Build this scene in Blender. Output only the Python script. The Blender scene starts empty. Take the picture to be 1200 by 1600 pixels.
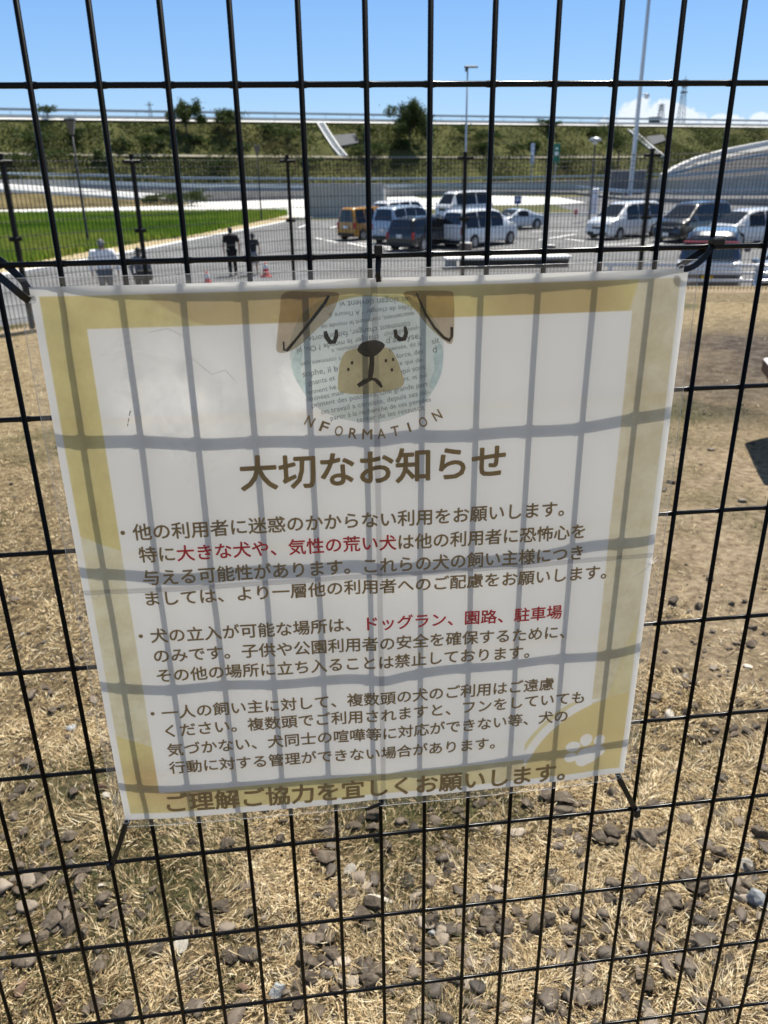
import bpy, bmesh, math, random
import numpy as np
from mathutils import Vector, Matrix
R = math.radians
rng = np.random.default_rng(7)
random.seed(7)
sc = bpy.context.scene
COL = sc.collection

# ------------------------------------------------------------------ camera
CAM = np.array([.17804, -.69683, 1.65]); FPX = 1255.56        # focal length in pixels of the 1600 px tall photograph
Rt = np.array([.99257172, -.12089889, -.01359576])
Dn = np.array([-.05975455, -.38711096, -.92009483])
Fw = np.array([.10597538, .91407252, -.39145965])
cd = bpy.data.cameras.new('camera'); cam = bpy.data.objects.new('camera', cd); COL.objects.link(cam)
cam.matrix_world = Matrix(((Rt[0], -Dn[0], -Fw[0], CAM[0]), (Rt[1], -Dn[1], -Fw[1], CAM[1]), (Rt[2], -Dn[2], -Fw[2], CAM[2]), (0, 0, 0, 1)))
cd.sensor_fit = 'VERTICAL'; cd.sensor_height = 24; cd.sensor_width = 18
cd.lens = FPX / 1600 * 24
cd.clip_start = .02; cd.clip_end = 8000
cd.dof.use_dof = True; cd.dof.focus_distance = .84; cd.dof.aperture_fstop = 7.8
sc.camera = cam

# ------------------------------------------------------------------ world, sun, exposure
SUN_AZ, SUN_EL = 37, 62
w = bpy.data.worlds.new('World'); sc.world = w; w.use_nodes = True
nt = w.node_tree; nt.nodes.clear()
def N(t, typ, **kw):
    n = t.nodes.new(typ)
    for k, v in kw.items():
        if k.startswith('i_'):
            key = k[2:]; n.inputs[int(key) if key.isdigit() else key].default_value = v
        else: setattr(n, k, v)
    return n
sky = N(nt, 'ShaderNodeTexSky', sky_type='NISHITA', sun_disc=False, sun_elevation=R(SUN_EL), sun_rotation=R(SUN_AZ))
sky.air_density = 1.0; sky.dust_density = .15; sky.ozone_density = 2.2; sky.altitude = 50
bg = N(nt, 'ShaderNodeBackground', i_1=.10); wo = N(nt, 'ShaderNodeOutputWorld')
# cumulus low on the horizon behind the towers: noise puffs in the sky itself
tc = N(nt, 'ShaderNodeTexCoord')
def cloud_dir(px, py):
    d = Rt * (px - 600) / FPX + Dn * (py - 800) / FPX + Fw; return d / np.linalg.norm(d)
def vm(op, a, b=None):
    n = N(nt, 'ShaderNodeVectorMath', operation=op); nt.links.new(a, n.inputs[0])
    if b is not None:
        if isinstance(b, (tuple, list)): n.inputs[1].default_value = b
        else: nt.links.new(b, n.inputs[1])
    return n
def wm(op, a, b=None, c=None, clamp=False):
    n = N(nt, 'ShaderNodeMath', operation=op, use_clamp=clamp)
    for k, v in enumerate((a, b, c)):
        if v is None: continue
        if isinstance(v, (int, float)): n.inputs[k].default_value = v
        else: nt.links.new(v, n.inputs[k])
    return n.outputs[0]
sep = N(nt, 'ShaderNodeSeparateXYZ'); nt.links.new(tc.outputs['Generated'], sep.inputs[0])
rmp = N(nt, 'ShaderNodeValToRGB'); e = rmp.color_ramp.elements; e.new(.5); e.new(.7); e.new(.8)
for q, (po, c) in zip(e, ((0, (.40, .61, .84)), (.10, (.235, .47, .83)), (.26, (.09, .285, .76)), (.5, (.15, .21, .31)), (1, (.12, .16, .23)))): q.position = po; q.color = (*[v * .70 for v in c], 1)
nt.links.new(sep.outputs[2], rmp.inputs[0])
rsc = N(nt, 'ShaderNodeVectorMath', operation='SCALE'); rsc.inputs['Scale'].default_value = 10; nt.links.new(rmp.outputs[0], rsc.inputs[0])
skymix = N(nt, 'ShaderNodeMix', data_type='RGBA', i_0=.82); nt.links.new(sky.outputs[0], skymix.inputs[6]); nt.links.new(rsc.outputs[0], skymix.inputs[7])
nz = N(nt, 'ShaderNodeTexNoise', i_Scale=46.0, i_Detail=8.0, i_Roughness=.58); nt.links.new(tc.outputs['Generated'], nz.inputs['Vector'])
masks = None
for (px, py, rx, rz) in ((1012, 188, .034, .021), (978, 196, .030, .012), (1066, 190, .036, .017), (1106, 196, .030, .012), (1185, 192, .022, .009)):
    d = cloud_dir(px, py); az = math.atan2(d[0], d[1])
    a = wm('ARCTAN2', sep.outputs[0], sep.outputs[1])
    dx = wm('DIVIDE', wm('SUBTRACT', a, az), rx); dz = wm('DIVIDE', wm('SUBTRACT', sep.outputs[2], float(d[2])), rz)
    r2 = wm('ADD', wm('MULTIPLY', dx, dx), wm('MULTIPLY', dz, dz))
    m = wm('SUBTRACT', 1.0, r2)
    masks = m if masks is None else wm('MAXIMUM', masks, m)
cl = wm('ADD', masks, wm('MULTIPLY', wm('SUBTRACT', nz.outputs[0], .50), 4.2))
cl = wm('MULTIPLY', wm('SMOOTH_MIN', wm('MAXIMUM', wm('MULTIPLY', cl, 2.6), 0.0), 1.0, .2), .74, clamp=True)
mixc = N(nt, 'ShaderNodeMix', data_type='RGBA'); nt.links.new(cl, mixc.inputs[0]); nt.links.new(skymix.outputs[2], mixc.inputs[6])
mixc.inputs[7].default_value = (6.3, 6.5, 6.8, 1)
nt.links.new(mixc.outputs[2], bg.inputs[0]); nt.links.new(bg.outputs[0], wo.inputs[0])

SUN_DIR = np.array([math.sin(R(SUN_AZ)) * math.cos(R(SUN_EL)), math.cos(R(SUN_AZ)) * math.cos(R(SUN_EL)), math.sin(R(SUN_EL))])
sd = bpy.data.lights.new('sun', 'SUN'); sd.energy = 5.0; sd.angle = R(.53); sd.color = (1, .95, .86)
so = bpy.data.objects.new('sun', sd); COL.objects.link(so)
so.rotation_euler = Vector(tuple(SUN_DIR)).to_track_quat('Z', 'Y').to_euler(); so.location = (20, 30, 40)
sc.view_settings.view_transform = 'Standard'; sc.view_settings.look = 'None'
sc.view_settings.exposure = .70; sc.view_settings.gamma = 1
sc.render.engine = 'CYCLES'; sc.cycles.transparent_max_bounces = 24; sc.cycles.max_bounces = 10
sc.cycles.use_denoising = True; sc.cycles.sample_clamp_indirect = 8

# ------------------------------------------------------------------ helpers
def ray(x, y): return Rt * (x - 600) / FPX + Dn * (y - 800) / FPX + Fw
def atz(x, y, z):                     # photo pixel -> point on the level z
    d = ray(x, y); return CAM + d * (z - CAM[2]) / d[2]
def aty(x, y, Y):                     # photo pixel -> point on the upright plane at depth Y
    d = ray(x, y); return CAM + d * (Y - CAM[1]) / d[1]

def srgb(r, g, b): return tuple(((c / 255) / 12.92 if c / 255 < .04045 else ((c / 255 + .055) / 1.055) ** 2.4) for c in (r, g, b))
_m = {}
def mat(name, col=(.5, .5, .5), rough=.6, metal=0, spec=.5, noise=0, nscale=8, bump=0, bscale=60, coat=0, trans=0):
    if name in _m: return _m[name]
    m = bpy.data.materials.new(name); m.use_nodes = True; t = m.node_tree; p = t.nodes['Principled BSDF']
    p.inputs['Base Color'].default_value = (*col, 1); p.inputs['Roughness'].default_value = rough; p.inputs['Metallic'].default_value = metal
    p.inputs['Specular IOR Level'].default_value = spec; p.inputs['Coat Weight'].default_value = coat
    co = N(t, 'ShaderNodeTexCoord')
    if noise:
        n = N(t, 'ShaderNodeTexNoise', i_Scale=nscale, i_Detail=6.0, i_Roughness=.6); t.links.new(co.outputs['Object'], n.inputs['Vector'])
        r = N(t, 'ShaderNodeValToRGB'); r.color_ramp.elements[0].position = .28; r.color_ramp.elements[1].position = .72
        r.color_ramp.elements[0].color = (*[c * (1 - noise) for c in col], 1); r.color_ramp.elements[1].color = (*[min(1, c * (1 + noise)) for c in col], 1)
        t.links.new(n.outputs[0], r.inputs[0]); t.links.new(r.outputs[0], p.inputs['Base Color'])
    if bump:
        n = N(t, 'ShaderNodeTexNoise', i_Scale=bscale, i_Detail=5.0); t.links.new(co.outputs['Object'], n.inputs['Vector'])
        b = N(t, 'ShaderNodeBump', i_Strength=bump, i_Distance=.02); t.links.new(n.outputs[0], b.inputs['Height']); t.links.new(b.outputs[0], p.inputs['Normal'])
    _m[name] = m; return m

def tag(o, label=None, cat=None, group=None, kind=None):
    if label: o['label'] = label
    if cat: o['category'] = cat
    if group: o['group'] = group
    if kind: o['kind'] = kind
    return o
def empty(name, loc=(0, 0, 0), rz=0):
    o = bpy.data.objects.new(name, None); COL.objects.link(o); o.location = loc; o.rotation_euler = (0, 0, rz); o.empty_display_size = .1
    return o
def link(name, me, m=None, parent=None):
    o = bpy.data.objects.new(name, me); COL.objects.link(o)
    if m is not None:
        for x in (m if isinstance(m, (list, tuple)) else [m]): me.materials.append(x)
    if parent is not None: o.parent = parent
    return o
class MB:
    """collects shapes for ONE mesh object"""
    def __init__(s): s.v = []; s.f = []; s.mi = []; s.cur = 0
    def add(s, vs, fs):
        k = len(s.v); s.v += [tuple(map(float, p)) for p in vs]; s.f += [tuple(i + k for i in f) for f in fs]; s.mi += [s.cur] * len(fs); return s
    def box(s, c, d, rz=0, bev=0):
        hx, hy, hz = d[0] / 2, d[1] / 2, d[2] / 2; ca, sa = math.cos(rz), math.sin(rz)
        if bev:
            b = min(bev, hx * .9, hy * .9, hz * .9); vs = []
            prof = [(-hz, b), (-hz + b, 0), (hz - b, 0), (hz, b)]
            ring = lambda i: [(hx - i, -hy + b), (hx - i, hy - b), (hx - b, hy - i), (-hx + b, hy - i), (-hx + i, hy - b), (-hx + i, -hy + b), (-hx + b, -hy + i), (hx - b, -hy + i)]
            for z, i in prof:
                for x, y in ring(i): vs.append((c[0] + x * ca - y * sa, c[1] + x * sa + y * ca, c[2] + z))
            fs = [tuple(range(7, -1, -1)), tuple(range(24, 32))]
            for r in range(3):
                for k in range(8): fs.append((r * 8 + k, r * 8 + (k + 1) % 8, r * 8 + 8 + (k + 1) % 8, r * 8 + 8 + k))
            return s.add(vs, fs)
        vs = [(c[0] + x * ca - y * sa, c[1] + x * sa + y * ca, c[2] + z) for z in (-hz, hz) for x, y in ((-hx, -hy), (hx, -hy), (hx, hy), (-hx, hy))]
        return s.add(vs, [(3, 2, 1, 0), (4, 5, 6, 7), (0, 1, 5, 4), (1, 2, 6, 5), (2, 3, 7, 6), (3, 0, 4, 7)])
    def tube(s, pts, r, n=8, cap=True):
        pts = [Vector(tuple(map(float, p))) for p in pts]; m = len(pts); vs = []; fs = []
        rr = r if isinstance(r, (list, tuple)) else [r] * m
        up = None
        for i, p in enumerate(pts):
            t = (pts[min(i + 1, m - 1)] - pts[max(i - 1, 0)]).normalized()
            if up is None: up = Vector((0, 0, 1)) if abs(t.z) < .9 else Vector((1, 0, 0))
            a = t.cross(up).normalized(); b = t.cross(a).normalized(); up = -b if False else up
            for k in range(n):
                q = 2 * math.pi * (k + .5) / n; vs.append(p + a * math.cos(q) * rr[i] + b * math.sin(q) * rr[i])
        for i in range(m - 1):
            for k in range(n): fs.append((i * n + k, i * n + (k + 1) % n, (i + 1) * n + (k + 1) % n, (i + 1) * n + k))
        if cap: fs.append(tuple(range(n - 1, -1, -1))); fs.append(tuple((m - 1) * n + k for k in range(n)))
        return s.add(vs, fs)
    def ribbon(s, pts, wd, th, side):
        """flat strap along pts: wd across direction side, th thick"""
        pts = [Vector(p) for p in pts]; m = len(pts); vs = []; fs = []; side = Vector(side).normalized()
        for i, p in enumerate(pts):
            t = (pts[min(i + 1, m - 1)] - pts[max(i - 1, 0)]).normalized(); a = t.cross(side).normalized(); b = t.cross(a).normalized()
            for u, v in ((-1, -1), (1, -1), (1, 1), (-1, 1)): vs.append(p + a * u * wd / 2 + b * v * th / 2)
        for i in range(m - 1):
            for k in range(4): fs.append((i * 4 + k, i * 4 + (k + 1) % 4, i * 4 + 4 + (k + 1) % 4, i * 4 + 4 + k))
        fs.append((3, 2, 1, 0)); fs.append(tuple((m - 1) * 4 + k for k in range(4)))
        return s.add(vs, fs)
    def lathe(s, prof, c=(0, 0, 0), n=20, axis='z'):
        vs = []; fs = []
        for r, h in prof:
            for k in range(n):
                q = 2 * math.pi * k / n; x, y = r * math.cos(q), r * math.sin(q)
                vs.append((c[0] + x, c[1] + y, c[2] + h) if axis == 'z' else (c[0] + x, c[1] + h, c[2] + y))
        for i in range(len(prof) - 1):
            for k in range(n): fs.append((i * n + k, i * n + (k + 1) % n, (i + 1) * n + (k + 1) % n, (i + 1) * n + k))
        fs.append(tuple(range(n - 1, -1, -1))); fs.append(tuple((len(prof) - 1) * n + k for k in range(n)))
        return s.add(vs, fs)
    def grid(s, fn, nu, nv):
        vs = [fn(i / nu, j / nv) for j in range(nv + 1) for i in range(nu + 1)]
        return s.add(vs, [(j * (nu + 1) + i, j * (nu + 1) + i + 1, (j + 1) * (nu + 1) + i + 1, (j + 1) * (nu + 1) + i) for j in range(nv) for i in range(nu)])
    def mesh(s, name, smooth=False):
        me = bpy.data.meshes.new(name); me.from_pydata(s.v, [], s.f); me.update()
        if any(s.mi): me.polygons.foreach_set('material_index', s.mi)
        if smooth: me.polygons.foreach_set('use_smooth', [True] * len(s.f))
        return me
    def build(s, name, m, parent=None, smooth=False, recalc=False):
        me = s.mesh(name, smooth)
        if recalc:
            bm = bmesh.new(); bm.from_mesh(me); bmesh.ops.recalc_face_normals(bm, faces=bm.faces); bm.to_mesh(me); bm.free()
        return link(name, me, m, parent)
def np_mesh(name, V, F, m, attr=None, parent=None, smooth=False):
    """mesh from numpy arrays; F is (n,3) or (n,4)"""
    me = bpy.data.meshes.new(name); V = np.ascontiguousarray(V, np.float32); F = np.ascontiguousarray(F, np.int32); k = F.shape[1]
    me.vertices.add(len(V)); me.vertices.foreach_set('co', V.ravel()); me.loops.add(F.size); me.loops.foreach_set('vertex_index', F.ravel())
    me.polygons.add(len(F)); me.polygons.foreach_set('loop_start', np.arange(0, F.size, k, dtype=np.int32))
    if smooth: me.polygons.foreach_set('use_smooth', np.ones(len(F), bool))
    me.update(calc_edges=True)
    for an, av in (attr or {}).items():
        a = me.attributes.new(an, 'FLOAT', 'POINT'); a.data.foreach_set('value', np.ascontiguousarray(av, np.float32))
    return link(name, me, m, parent)
def vnoise(x, y, s, seed=0):
    """smooth value noise, arrays in, 0..1 out"""
    x = np.asarray(x, float) * s + 100 + seed * 17.3; y = np.asarray(y, float) * s + 100 + seed * 9.1
    xi = np.floor(x).astype(np.int64); yi = np.floor(y).astype(np.int64); fx = x - xi; fy = y - yi
    h = lambda a, b: np.modf(np.abs(np.sin(a * 127.1 + b * 311.7 + seed * 74.7) * 43758.5453))[0]
    u = fx * fx * (3 - 2 * fx); v = fy * fy * (3 - 2 * fy)
    return (h(xi, yi) * (1 - u) + h(xi + 1, yi) * u) * (1 - v) + (h(xi, yi + 1) * (1 - u) + h(xi + 1, yi + 1) * u) * v
def fnoise(x, y, s, seed=0, o=4):
    a = 0; amp = .5
    for k in range(o): a = a + amp * vnoise(x, y, s * 2 ** k, seed + k); amp /= 2
    return a / (1 - .5 ** o)

# ------------------------------------------------------------------ ground, one sheet out to the horizon
ZP = -2.05                                     # level of the car park below the dog run
FL, FM, FR = np.array([-2.833, 9.087]), np.array([.335, 11.73]), np.array([6.471, 10.226])   # run of the far fence
def fence_y(x):
    x = np.asarray(x, float)
    l = FL[1] + (x - FL[0]) * (FM[1] - FL[1]) / (FM[0] - FL[0]); r = FM[1] + (x - FM[0]) * (FR[1] - FM[1]) / (FR[0] - FM[0])
    return np.where(x < FM[0], np.maximum(l, -30), np.maximum(r, 2))
def gz(x, y):
    x = np.asarray(x, float); y = np.asarray(y, float)
    d = (y - fence_y(x) - .55); t = np.clip(d / 5.2, 0, 1); z = ZP * t * t * (3 - 2 * t)
    near = np.clip(1 - (np.hypot(x, y - 5) - 10) / 5, 0, 1) * (t <= 0)
    return z + near * ((fnoise(x, y, .8, 3) - .5) * .05 + (fnoise(x, y, 6, 5, 3) - .5) * .016)
def dirt(x, y): return np.clip(1.5 - np.hypot((x - 5.0 - .35 * (y - 6.3)) / 1.8, (y - 6.1) / 1.55) * 1.05 + (fnoise(x, y, 1.1, 11) - .5) * 1.1, 0, 1)
def sand(x, y):
    a = 1.55 - np.hypot((x - 2.35 - .55 * (y - 2.6)) / .62, (y - 2.75) / 1.15) + (fnoise(x, y, 1.6, 21) - .5) * 1.3
    fd = np.abs(y - fence_y(x) - .12); b = np.clip((.26 - fd) * 8, 0, 1)
    return np.clip(np.maximum(np.clip(a * 1.4, 0, 1) * (.45 + .55 * np.clip((fnoise(x, y, 5, 23) - .35) * 4, 0, 1)), b), 0, 1)
def green(x, y): return np.clip((fnoise(x, y, 1.5, 31) - .53) * 4.5, 0, 1)
def axis(lo, hi, st, far):
    a = list(np.arange(lo, hi + 1e-6, st)); s = st
    p, q = lo, hi; L = []; H = []
    while p > -far: s = min(s * 1.28, 400); p -= s; q += s; L.append(p); H.append(q)
    return np.array(L[::-1] + a + H)
gx = axis(-5.5, 8.5, .055, 3500); gy = axis(-.5, 13, .055, 3500)
GX, GY = np.meshgrid(gx, gy); GZ = gz(GX, GY); nx = len(gx)
V = np.stack([GX.ravel(), GY.ravel(), GZ.ravel()], 1)
J, I = np.meshgrid(np.arange(len(gy) - 1), np.arange(nx - 1), indexing='ij'); b = (J * nx + I).ravel()
F = np.stack([b, b + 1, b + nx + 1, b + nx], 1)

def ground_mat():
    m = bpy.data.materials.new('dry_soil'); m.use_nodes = True; t = m.node_tree; p = t.nodes['Principled BSDF']; L = t.links.new
    p.inputs['Roughness'].default_value = .95; p.inputs['Specular IOR Level'].default_value = .15
    co = N(t, 'ShaderNodeTexCoord')
    def nz(s, d=8.0, r=.65):
        n = N(t, 'ShaderNodeTexNoise', i_Scale=s, i_Detail=d, i_Roughness=r); L(co.outputs['Object'], n.inputs['Vector']); return n.outputs[0]
    def ramp(f, *st):
        r = N(t, 'ShaderNodeValToRGB'); e = r.color_ramp.elements
        while len(e) < len(st): e.new(.5)
        for q, (po, c) in zip(e, st): q.position = po; q.color = (*c, 1)
        L(f, r.inputs[0]); return r.outputs[0]
    def mix(f, a, bb):
        n = N(t, 'ShaderNodeMix', data_type='RGBA'); L(f, n.inputs[0]); L(a, n.inputs[6]); L(bb, n.inputs[7]); return n.outputs[2]
    def at(n):
        a = N(t, 'ShaderNodeAttribute', attribute_name=n); return a.outputs['Fac']
    straw = ramp(nz(38, 10, .75), (.34, (.030, .022, .014)), (.46, (.13, .095, .055)), (.56, (.31, .235, .125)), (.72, (.55, .44, .25)))
    grn = ramp(nz(50), (.36, (.022, .024, .010)), (.68, (.22, .20, .085)))
    dr = ramp(nz(9, 10, .7), (.34, (.030, .023, .018)), (.5, (.095, .074, .058)), (.66, (.20, .165, .13)))
    sn = ramp(nz(24, 10, .7), (.32, (.13, .095, .060)), (.5, (.36, .275, .175)), (.72, (.54, .44, .30)))
    strawb = ramp(nz(11, 12, .8), (.38, (.085, .062, .036)), (.48, (.36, .275, .155)), (.64, (.64, .53, .33)))
    straw = mix(at('open'), straw, strawb)
    c = mix(at('green'), straw, grn); c = mix(at('dirt'), c, dr); c = mix(at('sand'), c, sn)
    far = N(t, 'ShaderNodeTexNoise', i_Scale=.03, i_Detail=6.0); L(co.outputs['Object'], far.inputs['Vector'])
    fc = ramp(far.outputs[0], (.35, (.07, .08, .03)), (.65, (.16, .14, .07))); c = mix(at('far'), c, fc)
    L(c, p.inputs['Base Color'])
    b1 = N(t, 'ShaderNodeBump', i_Strength=1.0, i_Distance=.045); L(nz(26, 10, .72), b1.inputs['Height']); L(b1.outputs[0], p.inputs['Normal'])
    return m
x, y = V[:, 0], V[:, 1]
farA = np.clip((np.hypot(x, y - 5) - 22) / 10, 0, 1)
g = np_mesh('ground', V, F, ground_mat(), dict(green=green(x, y) * (farA < .5), dirt=dirt(x, y), sand=sand(x, y), far=farA, open=np.clip((.25 - y) * 6, 0, 1) + (np.abs(x - .5) > 2.2 + .75 * (y + 1)) + np.clip((y - 3) / 4, 0, .5)), smooth=True); tag(g, kind='structure')

# ------------------------------------------------------------------ level sheets of the car park and what lies round it
def sheet(name, pts, z, m, kind='structure', n=1):
    mb = MB(); mb.add([(p[0], p[1], z) for p in pts], [tuple(range(len(pts)))]); return tag(mb.build(name, m), kind=kind)
asph = mat('asphalt', (.15, .15, .15), .9, noise=.34, nscale=.45, bump=.4, bscale=90, spec=.25)
A = lambda x, y, z=ZP: tuple(atz(x, y, z)[:2])
sheet('parking_lot', [(-14, 17.5), (40, 12), (75, 40), (75, 62), (38, 66.5), (14, 72.5), A(450, 345.5), A(300, 375.5), A(175, 400.5), A(25, 427), (-14, 27)], ZP + .008, asph)
concrete = mat('concrete', (.42, .41, .38), .9, noise=.2, nscale=2.5, bump=.2, bscale=30, spec=.2)
pale = mat('pale_gravel', (.60, .59, .565), .95, noise=.14, nscale=.6, bump=.3, bscale=40, spec=.1)
tanm = mat('trodden_verge', (.38, .31, .19), .95, noise=.3, nscale=1.5, spec=.1)
sheet('pale_gravel_yard', [(-70, 104), A(425, 328.6), A(452, 338), (0, 75), A(605, 339.5), A(642, 329), A(760, 322), A(880, 319), A(915, 316.5), A(872, 308), A(760, 305.5), (20, 118), (20, 138), (-70, 138)], ZP + .012, pale)
sheet('access_road', [(26, 71), (90, 60), (150, 66), (150, 112), (34, 112)], ZP + .010, mat('old_asphalt', (.12, .12, .125), .9, noise=.25, nscale=.8, spec=.2))
# kerb along the grass field: real step
def strip(name, pts, wdt, z0, h, m, kind='structure', parent=None):
    mb = MB(); pts = [np.array(p[:2], float) for p in pts]; vs = []
    for i, p in enumerate(pts):
        t = pts[min(i + 1, len(pts) - 1)] - pts[max(i - 1, 0)]; t /= np.linalg.norm(t); nn = np.array([-t[1], t[0]]) * wdt / 2
        zz = z0[i] if isinstance(z0, (list, tuple)) else z0
        vs += [(*(p - nn), zz), (*(p + nn), zz), (*(p + nn), zz + h), (*(p - nn), zz + h)]
    fs = [(3, 2, 1, 0)]
    for i in range(len(pts) - 1):
        for k in range(4): fs.append((i * 4 + k, i * 4 + (k + 1) % 4, i * 4 + 4 + (k + 1) % 4, i * 4 + 4 + k))
    fs.append(tuple((len(pts) - 1) * 4 + k for k in range(4)))
    o = mb.add(vs, fs).build(name, m, parent, recalc=True)
    return tag(o, kind=kind) if kind else o
kerb = mat('kerb_concrete', (.62, .61, .58), .85, noise=.12, nscale=3, spec=.2)
kp = [A(-60, 446), A(25, 429), A(100, 415.5), A(175, 402), A(240, 389.5), A(300, 377), A(380, 361.5), A(450, 347)]
strip('kerb', kp, .55, ZP, .13, kerb)
strip('far_kerb', [A(452, 345), A(490, 341.5), (14, 72.2), (30, 68.5), (75, 60)], .3, ZP, .14, kerb)
# dry verge + green crop field
sheet('verge', [A(-60, 445), A(25, 428), A(100, 414.5), A(175, 401), A(300, 376), A(450, 346.3), A(452, 333), A(425, 327.5), (-70, 110), (-45, 40)], ZP + .006, tanm)
fe = [A(-70, 434), A(97, 400), A(160, 389), A(222, 378.5), A(300, 367), A(370, 352.5), A(420, 342), A(446, 336), A(449, 333), A(440, 333.5), A(425, 332.5), A(300, 334), A(0, 336.5), A(-80, 337)]
# crop rows: many narrow blades, one mass
def inside(px, py, poly):
    c = np.zeros(len(px), bool); n = len(poly)
    for i in range(n):
        x1, y1 = poly[i]; x2, y2 = poly[(i + 1) % n]
        k = ((y1 > py) != (y2 > py)) & (px < (x2 - x1) * (py - y1) / (y2 - y1 + 1e-12) + x1); c ^= k
    return c
pf = np.array(fe); lo, hi = pf.min(0), pf.max(0)
P = np.concatenate([rng.uniform(lo, hi, (200000, 2)), np.stack([rng.uniform(-26, 2, 60000), rng.uniform(38, 60, 60000)], 1)]); P = P[inside(P[:, 0] + rng.normal(0, .22, len(P)), P[:, 1] + rng.normal(0, .35, len(P)), fe)]
n = len(P); hgt = rng.uniform(.28, .5, n) * (.8 + .4 * fnoise(P[:, 0], P[:, 1], .25, 2)); an = rng.uniform(0, 6.28, n); lx = rng.normal(0, .10, (n, 2)); wd = .05
dx, dy = np.cos(an) * wd, np.sin(an) * wd; z0 = np.full(n, ZP + .01)
Vb = np.stack([np.stack([P[:, 0] - dx, P[:, 1] - dy, z0], 1), np.stack([P[:, 0] + dx, P[:, 1] + dy, z0], 1), np.stack([P[:, 0] + lx[:, 0], P[:, 1] + lx[:, 1], z0 + hgt], 1)], 1).reshape(-1, 3)
def leaf_mat(name, a, bcol, trans=.3, rough=.6):
    m = bpy.data.materials.new(name); m.use_nodes = True; t = m.node_tree; L = t.links.new; t.nodes.clear()
    at_ = N(t, 'ShaderNodeAttribute', attribute_name='tone'); r = N(t, 'ShaderNodeValToRGB'); e = r.color_ramp.elements
    st = [(0, a), (1, bcol)] if not isinstance(a, list) else a
    while len(e) < len(st): e.new(.5)
    for q, (po, c) in zip(e, st): q.position = po; q.color = (*c, 1)
    L(at_.outputs['Fac'], r.inputs[0])
    d = N(t, 'ShaderNodeBsdfDiffuse'); tr = N(t, 'ShaderNodeBsdfTranslucent'); gl = N(t, 'ShaderNodeBsdfGlossy', i_Roughness=rough)
    gl.inputs[0].default_value = (.5, .5, .5, 1)
    L(r.outputs[0], d.inputs[0]); L(r.outputs[0], tr.inputs[0])
    m1 = N(t, 'ShaderNodeMixShader', i_0=trans); L(d.outputs[0], m1.inputs[1]); L(tr.outputs[0], m1.inputs[2])
    m2 = N(t, 'ShaderNodeMixShader', i_0=.04); L(m1.outputs[0], m2.inputs[1]); L(gl.outputs[0], m2.inputs[2])
    o = N(t, 'ShaderNodeOutputMaterial'); L(m2.outputs[0], o.inputs[0]); return m
sheet('field_soil', fe, ZP + .014, mat('field_soil', (.07, .13, .015), .95, noise=.3, nscale=1))
tone = np.clip(fnoise(P[:, 0], P[:, 1], .16, 8) * 1.5 - .40 + rng.uniform(-.1, .4, n), 0, 1)
crop = np_mesh('grass_field', Vb, np.arange(3 * n).reshape(-1, 3), leaf_mat('young_crop', [(0, (.07, .15, .010)), (.6, (.17, .28, .026)), (1, (.32, .34, .07))], None, .45), dict(tone=np.repeat(tone, 3)))
tag(crop, 'bright green crop field beyond the white kerb', 'field', kind='stuff')
# painted bay lines
paint = mat('road_paint', (.78, .78, .76), .7, noise=.1, nscale=6)
def line(p, q, wdt=.14):
    a, bb = np.array(p), np.array(q); t = (bb - a) / np.linalg.norm(bb - a); nn = np.array([-t[1], t[0]]) * wdt / 2
    return [a - nn, bb - nn, bb + nn, a + nn]
for k, (p, q) in enumerate([((466, 356), (480, 351)), ((517, 356.5), (538, 350.5)), ((493, 372), (527, 379)), ((543, 379.5), (573, 386)), ((560, 380), (690, 397)), ((604, 389.5), (640, 396)), ((872, 372), (912, 377)), ((830, 362), (905, 361)), ((842, 375), (900, 366)), ((930, 384), (1010, 379)), ((1010, 384), (1040, 380)), ((640, 400), (690, 392))]):
    sheet('bay_marking', line(A(*p), A(*q), .2), ZP + .013, paint)

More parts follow.
